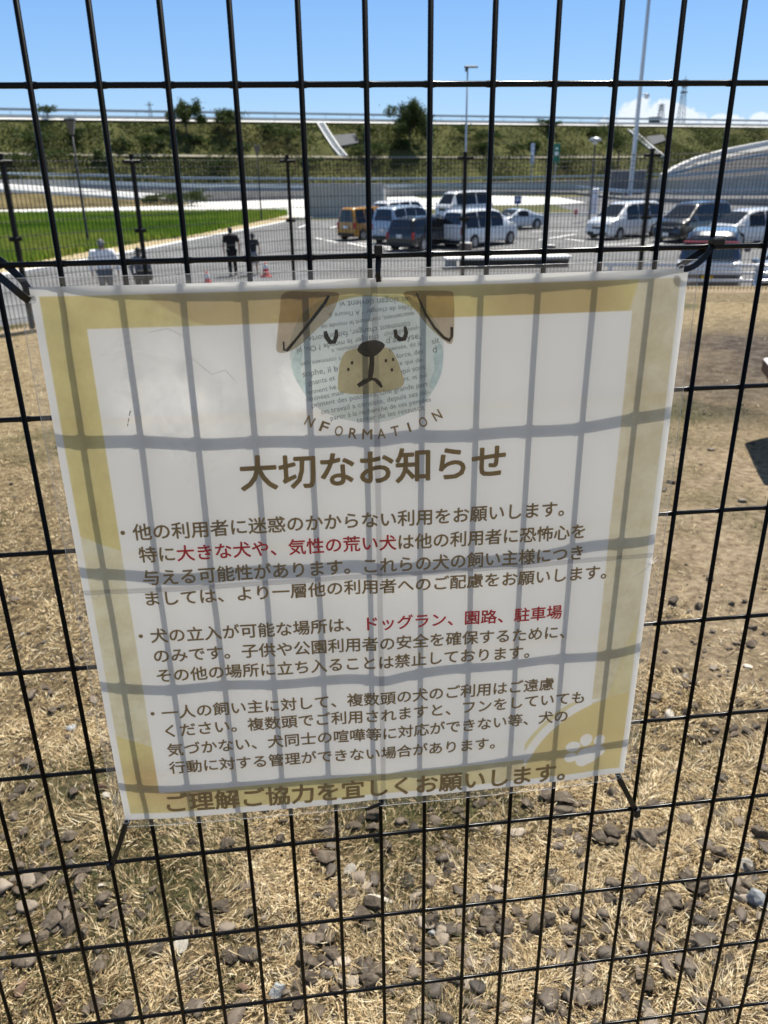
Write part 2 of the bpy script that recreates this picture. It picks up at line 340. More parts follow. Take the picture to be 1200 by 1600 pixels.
# ------------------------------------------------------------------ near dry grass: countless blades
def blades():
    # more blades where they show large, thinning with distance
    n0 = 900000
    px = rng.uniform(-170, 1370, n0); py = 452 + (1680 - 452) * rng.uniform(0, 1, n0) ** .75
    d = Rt[None] * ((px - 600) / FPX)[:, None] + Dn[None] * ((py - 800) / FPX)[:, None] + Fw[None]
    k = -CAM[2] / d[:, 2]; x = CAM[0] + d[:, 0] * k; y = CAM[1] + d[:, 1] * k
    keep = (y < fence_y(x) + .4) & (y > .05)
    hid = (px > 330) & (px < 860) & (py > 560) & (py < 1120)
    keep &= ~(hid & (rng.uniform(0, 1, n0) < .8))
    dens = 1 - .93 * np.clip(dirt(x, y) * 1.5, 0, 1); dens *= 1 - .90 * np.clip(sand(x, y) * 1.3, 0, 1)
    dens *= .10 + .90 * np.clip((fnoise(x, y, 7, 41) - .40) * 4.5, 0, 1) * np.clip((fnoise(x, y, 1.6, 43, 3) - .30) * 4, .25, 1)
    keep &= rng.uniform(0, 1, n0) < dens
    cell = {}
    for (a, b_, r_) in STONES:
        for i in (-1, 0, 1):
            for j in (-1, 0, 1): cell.setdefault((int(a / .12) + i, int(b_ / .12) + j), []).append((a, b_, r_))
    idx = np.nonzero(keep)[0]
    for q in idx:
        for (a, b_, r_) in cell.get((int(x[q] / .12), int(y[q] / .12)), ()):
            if (x[q] - a) ** 2 + (y[q] - b_) ** 2 < (r_ * 1.0) ** 2: keep[q] = random.random() < .04; break
    x, y = x[keep], y[keep]; n = len(x); dist = np.hypot(x - CAM[0], y - CAM[1])
    gr = green(x, y); isg = rng.uniform(0, 1, n) < gr * .72 + .07
    # grass grows in little tufts: blades of a tuft share a root and lean
    L_ = np.clip(rng.lognormal(-3.88, .45, n), .007, .065) * np.where(isg, 1.1, 1); az = fnoise(x, y, 2.6, 77, 2) * 22 + rng.normal(0, .75, n)
    el = np.where(isg, rng.uniform(.5, 1.35, n), np.abs(rng.normal(.12, .38, n))); lng = rng.uniform(0, 1, n) < .025; L_ = np.where(lng, L_ * 2.2, L_); el = np.where(lng, el * .3, el)
    wd = rng.uniform(.00034, .00080, n) * (1 + .27 * dist); z = gz(x, y) + rng.uniform(0, .012, n) * (~isg)
    ux, uy = np.cos(az), np.sin(az); c, s = np.cos(el), np.sin(el); bend = rng.normal(-.06, .22, n); yaw = rng.normal(0, .26, n)
    ux2, uy2 = np.cos(az + yaw), np.sin(az + yaw)
    p0 = np.stack([x, y, z - .002], 1); p1 = p0 + (L_ * .5)[:, None] * np.stack([ux * c, uy * c, s], 1)
    e2 = np.clip(el + bend, -.15, 1.5); p2 = p1 + (L_ * .5)[:, None] * np.stack([ux2 * np.cos(e2), uy2 * np.cos(e2), np.sin(e2)], 1)
    p2[:, 2] = np.maximum(p2[:, 2], z + .001)
    sd_ = np.stack([-uy * wd, ux * wd, np.zeros(n)], 1)
    V = np.stack([p0 - sd_, p0 + sd_, p1 - sd_ * .9, p1 + sd_ * .9, p2], 1).reshape(-1, 3)
    b = np.arange(n)[:, None] * 5
    F = np.concatenate([b + np.array([[0, 1, 3]]), b + np.array([[0, 3, 2]]), b + np.array([[2, 3, 4]])], 1).reshape(-1, 3)
    tone = np.where(isg, rng.uniform(.0, .30, n), np.clip(rng.normal(.66, .20, n) - .18 * gr, .36, 1))
    m = leaf_mat('dry_grass_blade', [(0, (.035, .050, .014)), (.30, (.13, .135, .048)), (.36, (.080, .052, .026)), (.52, (.27, .185, .092)), (.74, (.66, .50, .27)), (1, (.90, .79, .55))], None, .25)
    o = np_mesh('dry_grass', V, F, m, dict(tone=np.repeat(tone, 5)))
    tag(o, 'dry yellow grass with a few green tufts covering the dog run', 'grass', kind='stuff')

# ------------------------------------------------------------------ stones
def stone_mat(name, c1, c2, c3):
    m = bpy.data.materials.new(name); m.use_nodes = True; t = m.node_tree; p = t.nodes['Principled BSDF']; L = t.links.new
    p.inputs['Roughness'].default_value = .85; p.inputs['Specular IOR Level'].default_value = .3
    co = N(t, 'ShaderNodeTexCoord'); oi = N(t, 'ShaderNodeObjectInfo')
    ad = N(t, 'ShaderNodeVectorMath', operation='ADD'); L(co.outputs['Object'], ad.inputs[0]); L(oi.outputs['Location'], ad.inputs[1])
    mp = N(t, 'ShaderNodeMapping'); mp.inputs['Scale'].default_value = (1, 1, 2.6); mp.inputs['Rotation'].default_value = (.5, .3, 0); L(ad.outputs[0], mp.inputs[0])
    n = N(t, 'ShaderNodeTexNoise', i_Scale=3.4, i_Detail=12.0, i_Roughness=.74); L(mp.outputs[0], n.inputs['Vector'])
    r = N(t, 'ShaderNodeValToRGB'); e = r.color_ramp.elements; e.new(.5)
    for q, (po, c) in zip(e, ((.3, c1), (.52, c2), (.74, c3))): q.position = po; q.color = (*c, 1)
    L(n.outputs[0], r.inputs[0]); hs = N(t, 'ShaderNodeHueSaturation'); L(r.outputs[0], hs.inputs['Color'])
    mm = N(t, 'ShaderNodeMapRange'); mm.inputs[3].default_value = .7; mm.inputs[4].default_value = 1.35; L(oi.outputs['Random'], mm.inputs[0]); L(mm.outputs[0], hs.inputs['Value'])
    L(hs.outputs[0], p.inputs['Base Color'])
    b = N(t, 'ShaderNodeBump', i_Strength=1.0, i_Distance=.006); L(n.outputs[0], b.inputs['Height']); L(b.outputs[0], p.inputs['Normal'])
    return m
SG = stone_mat('grey_stone', (.036, .027, .019), (.110, .086, .061), (.27, .22, .165))
SB = stone_mat('brown_stone', (.10, .06, .04), (.19, .12, .08), (.30, .21, .15))
SP = stone_mat('pale_stone', (.30, .27, .22), (.46, .42, .35), (.62, .58, .5))
SL = stone_mat('light_grey_stone', (.16, .165, .165), (.30, .31, .31), (.45, .46, .46))
def stone_mesh(seed, flat, lng=1.0):
    r_ = np.random.default_rng(seed); bm = bmesh.new(); bmesh.ops.create_icosphere(bm, subdivisions=3, radius=.5)
    cuts = [(v / np.linalg.norm(v), r_.uniform(.17, .37)) for v in r_.normal(0, 1, (13, 3))]
    off = r_.uniform(0, 9, 3)
    for v in bm.verts:
        c = np.array(v.co)
        for nn, dd in cuts:                                    # chipped facets
            k = c @ nn - dd
            if k > 0: c = c - nn * k * .97
        c = c * (1 + .05 * math.sin(9 * c[0] + off[0]) * math.sin(8 * c[1] + off[1]) + .04 * math.sin(17 * c[2] + off[2] + 11 * c[0]))
        v.co = (c[0] * lng, c[1], c[2] * flat)
    me = bpy.data.meshes.new('stone'); bm.to_mesh(me); bm.free()
    return me
def variants(mm, seeds, flat, lng=1.0):
    out = []
    for s_ in seeds:
        me = stone_mesh(s_, flat * (.8 + .4 * ((s_ * 37) % 10) / 10), lng); me.materials.append(mm); out.append(me)
    return out
ST = dict(g=variants(SG, range(1, 17), .58), b=variants(SB, range(21, 24), .62), p=variants(SP, range(31, 34), .5, 1.25), l=variants(SL, range(41, 43), .75), s=variants(SP, range(51, 53), .22, 2.6), t=variants(SG, range(61, 64), .42, 1.7))
T = lambda ox, oy, sc_, s: [(ox + a / sc_, oy + b_ / sc_, c / sc_, k) for a, b_, c, k in s]
def parse(s): 
    out = []
    for q in s.split():
        k = 'g'
        if q[-1].isalpha(): k = q[-1]; q = q[:-1]
        a, b_, c = map(float, q.split(',')); out.append((a, b_, c, k))
    return out
SA = "95,105,70 65,135,50 150,85,45 180,135,40 345,118,60 390,88,40 480,100,50b 497,130,45p 195,183,35 60,232,55 115,298,60 10,325,50 235,308,45 320,315,70 360,375,40 330,410,45 80,465,100t 180,520,80 245,500,70 370,500,90 375,550,90 345,585,50 300,540,50 485,545,80s 275,675,90t 375,655,60 405,658,50 380,700,50 250,735,110 320,745,110 400,775,60 345,640,70 490,625,90 485,685,60 520,660,50 555,695,70 585,620,55 585,660,60 600,690,40 535,735,55 660,690,60 695,662,35 720,568,55 682,600,40 120,795,60 195,788,60 75,645,30 100,1045,80b 270,1115,60b 290,1080,40 115,1145,40 480,900,60 405,1145,60 470,1110,80 590,1150,100 680,1130,50 675,1088,45 745,850,85 830,905,40 800,935,40 850,775,90 855,835,80p 920,770,60 965,720,80 940,690,60 1040,655,80 1080,885,90 1160,690,60 1145,1030,60b 905,360,60 1060,370,70 905,960,60 800,1080,50"
SBt = "20,290,50 10,345,40 135,255,50 285,235,45 355,245,60 385,285,50 325,295,80 115,345,70 275,395,55b 335,415,100 430,475,65p 455,280,70 505,240,50 545,230,80 545,280,70 690,245,50 20,420,40 460,590,70 440,600,50 535,575,60 575,603,150s 545,640,110 615,580,40 490,690,110 520,735,80 290,800,80 350,800,70 330,765,50 160,810,45 345,855,100t 355,880,80 250,915,100 305,900,65 390,885,40 250,990,100 190,1020,80 375,1025,50 100,1045,85l 165,1065,80 200,1115,90 280,1130,80 460,945,60 480,905,50 530,905,60 560,945,90 530,1000,90 620,935,40 740,805,60 825,820,80 825,765,50l 770,855,60 845,885,70 800,960,90t 815,715,90 765,715,60 840,680,60 900,320,60 925,375,75 1010,335,40 900,455,60 895,490,50 1010,420,40 1020,600,40 1135,555,50 1155,375,40 1090,720,100 1065,755,60 1180,740,80 1180,800,70t 1140,690,50 1130,1100,40 820,215,40 945,195,60 1050,165,60 1110,165,50 970,225,40"
SC = "80,170,70 160,130,60 240,130,100 290,150,60 250,195,100 200,215,60 465,105,60 500,150,50 210,285,60 270,275,60 230,325,50 410,310,80 470,330,70 475,280,90 285,375,40 320,385,60 340,340,40 620,315,100 620,350,80 700,285,90 665,145,60 717,140,60s 665,365,40 830,65,40 850,60,40 880,130,60 840,90,40 960,90,80 1000,180,60 970,200,60 1150,170,40 1170,290,80 1000,255,60 980,380,70 960,400,40 990,315,40 830,360,50 920,430,60 1100,430,80p 680,490,50 820,505,90 880,550,100 750,580,80 660,610,70 560,600,90 630,640,70 585,560,60 480,545,80 460,610,80 720,640,80 700,710,60 650,660,60 770,620,90 830,630,60 910,490,70 1070,555,90 1150,600,110l 1140,580,50 940,670,80t 1030,710,60 1020,740,60 440,740,65 520,710,60t 250,660,60 100,735,120 170,710,80 30,665,70 80,780,60 165,840,60 275,865,50 330,705,60 360,785,60 700,775,60 850,810,80 920,835,40 1020,890,70 985,950,55 840,890,40 600,960,60 640,1000,80 945,1055,50 985,1095,70 120,1140,60 950,855,50 1165,885,50"
SD = "465,380,100 655,415,80 590,440,50 425,485,50 920,400,60 1025,380,50 1085,590,70 1175,630,60 960,700,60 1075,715,90 1040,885,80p 490,905,60 520,905,50 565,950,50p 560,1030,80 520,1090,60 440,1260,110p 550,1235,70 630,1200,80 320,1150,60 350,940,60 620,1430,80 690,1460,80 690,1540,100s 760,1455,60 390,1510,80 320,1385,60 970,1180,80 1120,1190,60 950,1400,100t 930,1370,80 1040,1400,100 830,1530,60 700,1340,60"
SE = "90,180,45 170,460,50p 230,455,50 60,555,60 150,560,60 200,870,70 350,890,90t 250,950,100 400,930,70 560,1215,95l 540,1290,60 420,1060,90 480,1030,60 700,1080,70 100,1480,90 240,1500,110 290,1550,70 620,1130,60 300,550,50 490,250,50p"
LIST = T(0, 1200, 3, parse(SA)) + T(400, 1200, 3, parse(SBt)) + T(800, 1200, 3, parse(SC)) + T(960, 860, 5, parse(SD)) + T(0, 900, 5, parse(SE))
WORD = dict(g='grey weathered stone', b='reddish brown stone', p='pale cream stone', l='light grey pitted stone', s='long pale splinter', t='long dark slate-like stone')
placed = []
def put_stone(x, y, wd, k, name, idx):
    me = ST[k][idx % len(ST[k])]; o = bpy.data.objects.new(name, me); COL.objects.link(o)
    lng = 2.6 if k == 's' else 1.7 if k == 't' else 1.25 if k == 'p' else 1
    s = wd / lng / .74
    o.scale = (s, s * random.uniform(.75, 1.1), s * random.uniform(.8, 1.1)); rz = random.uniform(0, 6.28) if lng < 1.5 else random.uniform(-.7, .7)
    o.rotation_euler = (random.uniform(-.3, .3), random.uniform(-.3, .3), rz)
    o.location = (x, y, float(gz(x, y)) + s * .19); return o
STONES = []
for i, (px, py, wpx, k) in enumerate(LIST):
    p = atz(px, py, .01); sc_ = FPX / ((p - CAM) @ Fw)
    nm = 'wood_splinter' if k == 's' else 'stone'
    o = put_stone(p[0], p[1], wpx / sc_ * .95, k, nm, i); STONES.append((p[0], p[1], wpx / sc_ * .5))
    grp = {'g': 'grey stones lying in the dry grass', 't': 'long dark stones lying in the dry grass', 'b': 'brown stones lying in the dry grass', 'p': 'pale stones lying in the dry grass', 'l': 'light grey stones lying in the dry grass', 's': 'pale splinters lying in the dry grass'}[k]
    lab = WORD[k] + ' lying among others in the dry grass behind the mesh fence'
    tag(o, lab, 'splinter' if k == 's' else 'stone', grp)
# countless smaller stones and grit: one mass
def grit():
    n0 = 8200; px = rng.uniform(-150, 1350, n0); py = 500 + 1150 * rng.uniform(0, 1, n0) ** .6; Vs = []; Fs = []; tn = []; k = 0
    for i in range(n0):
        p = atz(px[i], py[i], 0); x, y = p[0], p[1]
        if y > float(fence_y(x)) - .2 or y < .1: continue
        cl = float(fnoise(x, y, 1.3, 51)); dm = float(dirt(x, y)); rt = 1 if px[i] > 980 else .0
        if random.random() > np.clip((cl - .40) * 3.2 + .30 * rt + .2 * (py[i] > 1000), .06, 1): continue
        if dm > .5 and random.random() < .5: continue
        big = random.random(); wdt = random.uniform(.006, .018) if big < .80 else random.uniform(.020, .050)
        me = ST['g'][i % 16] if random.random() < .86 else ST['p'][i % 3]
        co = CO[me.name]; a = random.uniform(0, 6.28); ca, sa = math.cos(a), math.sin(a)
        q = co * wdt * np.array([1, random.uniform(.6, 1), random.uniform(.6, 1)])
        Vs.append(np.stack([q[:, 0] * ca - q[:, 1] * sa + x, q[:, 0] * sa + q[:, 1] * ca + y, q[:, 2] + float(gz(x, y)) + wdt * .22], 1)); Fs.append(FC + k); k += len(co)
        tn.append(np.full(len(co), np.clip(random.gauss(.4, .2), 0, 1)))
    m = leaf_mat('small_stone', [(0, (.035, .029, .023)), (.5, (.125, .098, .072)), (1, (.42, .35, .27))], None, 0)
    tag(np_mesh('stone_litter', np.concatenate(Vs), np.concatenate(Fs), m, dict(tone=np.concatenate(tn))), 'small stones and grit strewn through the dry grass', 'stones', kind='stuff')
CO = {}; FC = None
bmt = bmesh.new(); bmesh.ops.create_icosphere(bmt, subdivisions=2, radius=.5); base = np.array([v.co[:] for v in bmt.verts]); FC = np.array([[v.index for v in f.verts] for f in bmt.faces], np.int32); bmt.free()
for lst in (ST['g'], ST['p']):
    for j, me in enumerate(lst):
        r_ = np.random.default_rng(j + 900); c = base.copy()
        for v in r_.normal(0, 1, (9, 3)):
            nn = v / np.linalg.norm(v); kk = c @ nn - r_.uniform(.15, .36); c = c - np.outer(np.maximum(kk, 0) * .9, nn)
        c[:, 2] *= .46; CO[me.name] = c * 1.3
grit()
blades()

# ------------------------------------------------------------------ near welded mesh fence
PITCH, ROWH, Z0 = .05, .127256, 1.83872
wire = mat('black_coated_wire', (.003, .003, .003), .32, spec=.07); wireh = mat('black_coated_cross_wire', (.003, .003, .003), .24, spec=.20)
nf = tag(empty('mesh_fence', (.2, 0, 0)), 'black welded wire mesh fence close up, carrying the laminated notice', 'fence')
def loc(p, root): return tuple(np.array(p) - np.array(root.location))
XL, XR = -.60, 1.05
vw = MB().tube([(0, 0, .03), (0, 0, 1.98)], .00225, 12).mesh('vertical_wire', True)
for i in range(-11, 21):
    o = link('vertical_wire', vw, None, nf) if i > -11 else link('vertical_wire', vw, wire, nf); o.location = (i * PITCH - .2, 0, 0)
_hx, _hr = [XL - .2], [.00225]
for i in range(-11, 21):
    for dx, rr in ((-.0055, .00225), (-.003, .0027), (.003, .0027), (.0055, .00225)): _hx.append(i * PITCH - .2 + dx); _hr.append(rr)
_hx.append(XR - .2); _hr.append(.00225)
hw = MB().tube([(q, 0, 0) for q in _hx], _hr, 12).mesh('horizontal_wire', True)
for r in range(-1, 15):
    o = link('horizontal_wire', hw, wireh if r == -1 else None, nf); o.location = (0, .0036, Z0 - r * ROWH)
post_mat = mat('black_post_paint', (.008, .008, .008), .5, spec=.2)
for xx in (-.64, 1.09):
    MB().lathe([(.024, 0), (.024, 2.0), (.021, 2.012), (.006, 2.016)], (xx - .2, .02, 0), 20).build('post', post_mat, nf, True)

# ------------------------------------------------------------------ laminated notice
SX0, SX1, SZ0, SZ1 = -.0262, .5306, 1.0112, 1.5672
SW, SH = SX1 - SX0, SZ1 - SZ0
sg = tag(empty('notice_sign', (.2525, 0, SZ0)), 'laminated paper dog run notice in Japanese with yellow border, tied to the mesh fence', 'sign')
def gap(u, v):
    u = np.clip(u, -.03, 1.03); s = np.sin(np.pi * np.clip(u, 0, 1)) ** .62
    g = .0036 + .0012 * u + .0054 * s * (1 - .35 * np.clip(v, 0, 1) ** 6) +   .0007 * np.sin(2.2 * np.pi * u + 3 * v) * np.sin(np.pi * np.clip(v, 0, 1))
    for hx, hy in ((.02, .975), (.985, .985), (.5, .985), (.015, .02), (.955, .02), (.5, .012)): g = g - .0022 * np.exp(-((u - hx) ** 2 + (v - hy) ** 2) / .0022)
    g = g + .0016 * np.exp(-((v - .5) / .03) ** 2) * np.sin(np.pi * np.clip(u, 0, 1)) + .0012 * np.exp(-((u - .505) / .03) ** 2)
    return g + .0008 * np.sin(13 * u + 5 * v) * np.sin(9 * v) + .0005 * np.sin(31 * u - 7 * v) * np.sin(np.pi * np.clip(v, 0, 1))
def sp(x, z, layer=0.0):
    """sign world x,z -> local point on the curved sheet"""
    u = (x - SX0) / SW; v = (z - SZ0) / SH
    return (x - .2525, -float(gap(u, v)) - layer, z - SZ0)
def sheet_grid(x0, x1, z0, z1, nu, nv, layer):
    return MB().grid(lambda a, b_: sp(x0 + (x1 - x0) * a, z0 + (z1 - z0) * b_, layer), nu, nv)

def paper_mat():
    m = bpy.data.materials.new('printed_paper'); m.use_nodes = True; t = m.node_tree; t.nodes.clear(); L = t.links.new
    co = N(t, 'ShaderNodeTexCoord'); s = N(t, 'ShaderNodeSeparateXYZ'); L(co.outputs['Object'], s.inputs[0])
    def M(op, a, b=None, clamp=False):
        n = N(t, 'ShaderNodeMath', operation=op, use_clamp=clamp)
        for k, v in enumerate((a, b)):
            if v is None: continue
            if isinstance(v, (int, float)): n.inputs[k].default_value = float(v)
            else: L(v, n.inputs[k])
        return n.outputs[0]
    def noise(sc_, d=6.0, r=.6):
        n = N(t, 'ShaderNodeTexNoise', i_Scale=sc_, i_Detail=d, i_Roughness=r); L(co.outputs['Object'], n.inputs['Vector']); return n.outputs[0]
    X = M('ADD', s.outputs[0], .2525); Z = M('ADD', s.outputs[2], SZ0)
    n1 = noise(9); n2 = noise(45, 8, .7)
    wob = M('MULTIPLY', M('SUBTRACT', noise(22, 3), .5), .006)
    Xw, Zw = M('ADD', X, wob), M('SUBTRACT', Z, wob)
    def step(v, e, w_=.0012): return M('ADD', M('DIVIDE', M('SUBTRACT', v, e), w_), .5, True)   # 0 below e, 1 above
    def rect(x0, x1, z0, z1, a=X, b=Z): return M('MULTIPLY', M('MULTIPLY', step(a, x0), M('SUBTRACT', 1, step(a, x1))), M('MULTIPLY', step(b, z0), M('SUBTRACT', 1, step(b, z1))))
    def disc(cx, cz, rx, rz, soft=.02, a=Xw, b=Zw):
        dx = M('DIVIDE', M('SUBTRACT', a, cx), rx); dz = M('DIVIDE', M('SUBTRACT', b, cz), rz)
        r = M('SQRT', M('ADD', M('MULTIPLY', dx, dx), M('MULTIPLY', dz, dz))); return M('DIVIDE', M('SUBTRACT', 1, r), soft, True)
    def mix(f, a, b):
        n = N(t, 'ShaderNodeMix', data_type='RGBA')
        for k, v in ((0, f), (6, a), (7, b)):
            if isinstance(v, (int, float)): n.inputs[k].default_value = v
            elif isinstance(v, tuple): n.inputs[k].default_value = (*v, 1)
            else: L(v, n.inputs[k])
        return n.outputs[2]
    white = (.88, .86, .81)
    yel, yel2, cream, beige, brown, orange = (.72, .62, .27), (.78, .69, .36), (.79, .75, .58), (.74, .65, .48), (.57, .43, .21), (.66, .48, .23)
    c = mix(n1, yel, yel2)
    c = mix(M('MULTIPLY', rect(-.1, .02, 1.115, 1.338, Xw, M('ADD', Zw, M('MULTIPLY', X, .5))), .85), c, cream)
    c = mix(M('MULTIPLY', disc(.16, 1.60, .115, .075, .03), .75), c, brown)
    c = mix(M('MULTIPLY', disc(.33, 1.60, .14, .09, .25), .45), c, yel)
    c = mix(M('MULTIPLY', disc(.41, 1.545, .075, .045, .5), .8), c, brown)
    c = mix(M('MULTIPLY', rect(.478, .6, 1.10, 1.70, M('SUBTRACT', Xw, M('MULTIPLY', M('SUBTRACT', Z, 1.53), .25)), Zw), .92), c, mix(n1, beige, cream))
    c = mix(M('MULTIPLY', disc(.53, 1.25, .05, .19, .3), .5), c, cream)
    c = mix(M('MULTIPLY', disc(.035, 1.06, .075, .045, .6), .85), c, orange)
    c = mix(M('MULTIPLY', disc(.33, 1.03, .11, .035, .5), .3), c, cream)
    c = mix(M('MULTIPLY', disc(.40, 1.03, .05, .03, .6), .5), c, beige)
    c = mix(M('MULTIPLY', M('SUBTRACT', n2, .40), 1.5, True), c, (.52, .40, .19))
    panel = rect(.0145, .4815, 1.047, 1.533)
    c = mix(panel, c, white)
    c = mix(disc(.2455, 1.498, .0665, .0548, .01, X, Z), c, white)
    # round corner patch with its thin outer arc, and the paw print
    big = disc(.535, 1.003, .128, .122, .012, X, Z)
    arc = M('SUBTRACT', disc(.535, 1.003, .143, .137, .010, X, Z), disc(.535, 1.003, .138, .132, .010, X, Z), True)
    c = mix(M('MULTIPLY', arc, rect(.41, .474, 1.047, 1.118)), c, (.76, .68, .40))
    c = mix(M('MULTIPLY', M('SUBTRACT', disc(.535, 1.003, .136, .130, .012, X, Z), disc(.535, 1.003, .130, .124, .012, X, Z), True), rect(.41, .5, 1.04, 1.12)), c, white)
    c = mix(M('MULTIPLY', big, rect(.3, .6, 1.0, 1.15)), c, mix(n1, (.74, .64, .33), (.72, .58, .28)))
    paw = disc(.4835, 1.0425, .0135, .0125, .08, X, Z)
    for (cx, cz, rx, rz) in ((.4925, 1.047, .0115, .0095), (.4790, 1.0385, .0095, .0105), (.4640, 1.0430, .0078, .0068), (.4655, 1.0580, .0088, .0072), (.4800, 1.0655, .0074, .0088), (.4955, 1.0630, .0066, .0080)):
        paw = M('MAXIMUM', paw, disc(cx, cz, rx, rz, .08, X, Z))
    c = mix(paw, c, white)
    # unprinted white margin round the sheet
    edge = rect(SX0 + .0065, SX1 - .0065, SZ0 + .0080, SZ1 - .0075)
    c = mix(edge, white, c)
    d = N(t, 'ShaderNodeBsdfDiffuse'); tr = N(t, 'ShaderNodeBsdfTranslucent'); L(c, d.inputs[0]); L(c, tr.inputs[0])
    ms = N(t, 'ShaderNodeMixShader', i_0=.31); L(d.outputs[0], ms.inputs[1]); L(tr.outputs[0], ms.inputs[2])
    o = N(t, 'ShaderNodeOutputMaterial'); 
    thin = M('MULTIPLY', M('MAXIMUM', disc(.085, 1.47, .085, .065, .8), disc(.185, 1.475, .055, .075, .8)), M('MULTIPLY', M('SUBTRACT', noise(16, 9, .7), .40), 4.5, True), True)  # glare painted in: the sheet passes more light in this patch
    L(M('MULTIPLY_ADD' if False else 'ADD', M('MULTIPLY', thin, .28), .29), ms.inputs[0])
    L(ms.outputs[0], o.inputs[0]); return m
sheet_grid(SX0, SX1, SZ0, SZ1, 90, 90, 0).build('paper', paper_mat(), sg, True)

def ink_mat(name, col, vary=0, sc_=60):
    m = bpy.data.materials.new(name); m.use_nodes = True; t = m.node_tree; t.nodes.clear(); L = t.links.new
    tr = N(t, 'ShaderNodeBsdfTransparent'); tr.inputs[0].default_value = (*col, 1); o = N(t, 'ShaderNodeOutputMaterial'); L(tr.outputs[0], o.inputs[0])
    if vary:
        co = N(t, 'ShaderNodeTexCoord'); n = N(t, 'ShaderNodeTexNoise', i_Scale=sc_, i_Detail=6.0, i_Roughness=.65); L(co.outputs['Object'], n.inputs['Vector'])
        r = N(t, 'ShaderNodeValToRGB'); r.color_ramp.elements[0].position = .3; r.color_ramp.elements[1].position = .7
        r.color_ramp.elements[0].color = (*[q * (1 - vary) for q in col], 1); r.color_ramp.elements[1].color = (*[min(1, q * (1 + vary)) for q in col], 1)
        L(n.outputs[0], r.inputs[0]); L(r.outputs[0], tr.inputs[0])
    return m
def print_mat(name, col): 
    m = mat(name, col, .8, spec=.1, noise=.12, nscale=90); return m
BROWN = print_mat('brown_ink', (.32, .21, .08)); BROWN2 = print_mat('heading_ink', (.34, .22, .078)); REDI = print_mat('red_ink', (.66, .014, .032)); GOLD = print_mat('golden_brown_ink', (.40, .265, .10))
def bold_add(mb, X, Z, F, d, layer):
    """the run of glyphs plus eight shifted copies, each a hair nearer the reader"""
    for j in range(9 if d else 1):
        dx, dz = (d * math.cos(j * math.pi / 4), d * math.sin(j * math.pi / 4)) if j else (0, 0)
        mb.add([sp(p + dx, q + dz, layer + j * 1.2e-5) for p, q in zip(X, Z)], F)

def text_verts(s, offset=0, bold=0):
    cu = bpy.data.curves.new('txt', 'FONT'); cu.body = s; cu.size = 1; cu.offset = offset; cu.resolution_u = 3; cu.fill_mode = 'FRONT'
    o = bpy.data.objects.new('txt', cu); COL.objects.link(o); dg = bpy.context.evaluated_depsgraph_get(); dg.update()
    me = bpy.data.meshes.new_from_object(o.evaluated_get(dg)); V = np.array([v.co[:] for v in me.vertices]).reshape(-1, 3); F = [tuple(p.vertices) for p in me.polygons]
    adv = None
    bpy.data.objects.remove(o); bpy.data.curves.remove(cu); bpy.data.meshes.remove(me); return V, F
def put_text(name, s, x0, x1, zc, m, layer=.0003, offset=0, rot=0, height=None, parent=sg, bold=0, flip=False):
    """fit the run of text between x0 and x1, middle of the glyphs at height zc"""
    V, F = text_verts(s, offset)
    if not len(V): return
    a, b_ = V[:, 0].min(), V[:, 0].max(); k = (x1 - x0) / (b_ - a); lo_, hi_ = V[:, 1].min(), V[:, 1].max()
    ky = k if height is None else height / (hi_ - lo_)
    X = x0 + (V[:, 0] - a) * k; Z = zc + (V[:, 1] - (lo_ + hi_) / 2) * ky
    if flip: X = x0 + x1 - X; Z = 2 * zc - Z
    cx, cz = (x0 + x1) / 2, zc; c, sn = math.cos(rot), math.sin(rot)
    X, Z = cx + (X - cx) * c - (Z - cz) * sn, cz + (X - cx) * sn + (Z - cz) * c
    mb = MB(); bold_add(mb, X, Z, F, bold * k, layer); return mb.build(name, m, parent)
# title and body copy, line by line as on the sheet
put_text('heading', '大切なお知らせ', .1285, .3715, 1.4005, BROWN2, bold=.024)
BODY = [
    ('A', [('・他の利用者に迷惑のかからない利用をお願いします。', 0)], .0165, .4325, (1.3490, 1.3475)),
    ('A', [('特に', 0), ('大きな犬や、気性の荒い犬', 1), ('は他の利用者に恐怖心を', 0)], .0300, .4560, (1.3262, 1.3215)),
    ('A', [('与える可能性があります。これらの犬の飼い主様につき', 0)], .0305, .4555, (1.3025, 1.2985)),
    ('A', [('ましては、より一層他の利用者へのご配慮をお願いします。', 0)], .0305, .4825, (1.2805, 1.2745)),
    ('B', [('・犬の立入が可能な場所は、', 0), ('ドッグラン、園路、駐車場', 1)], .0185, .4390, (1.2395, 1.2325)),
    ('B', [('のみです。子供や公園利用者の安全を確保するために、', 0)], .0300, .4440, (1.2165, 1.2085)),
    ('B', [('その他の場所に立ち入ることは禁止しております。', 0)], .0300, .4075, (1.1935, 1.1880)),
    ('C', [('・一人の飼い主に対して、複数頭の犬のご利用はご遠慮', 0)], .0185, .4370, (1.1490, 1.1445)),
    ('C', [('ください。複数頭でご利用されますと、フンをしていても', 0)], .0305, .4720, (1.1265, 1.1240)),
    ('C', [('気づかない、犬同士の喧嘩等に対応ができない等、犬の', 0)], .0295, .4555, (1.1025, 1.1010)),
    ('C', [('行動に対する管理ができない場合があります。', 0)], .0290, .3755, (1.0795, 1.0745)),
    ('D', [('ご理解ご協力を宜しくお願いします。', 2)], .0205, .4585, (1.0318, 1.0245)),
]
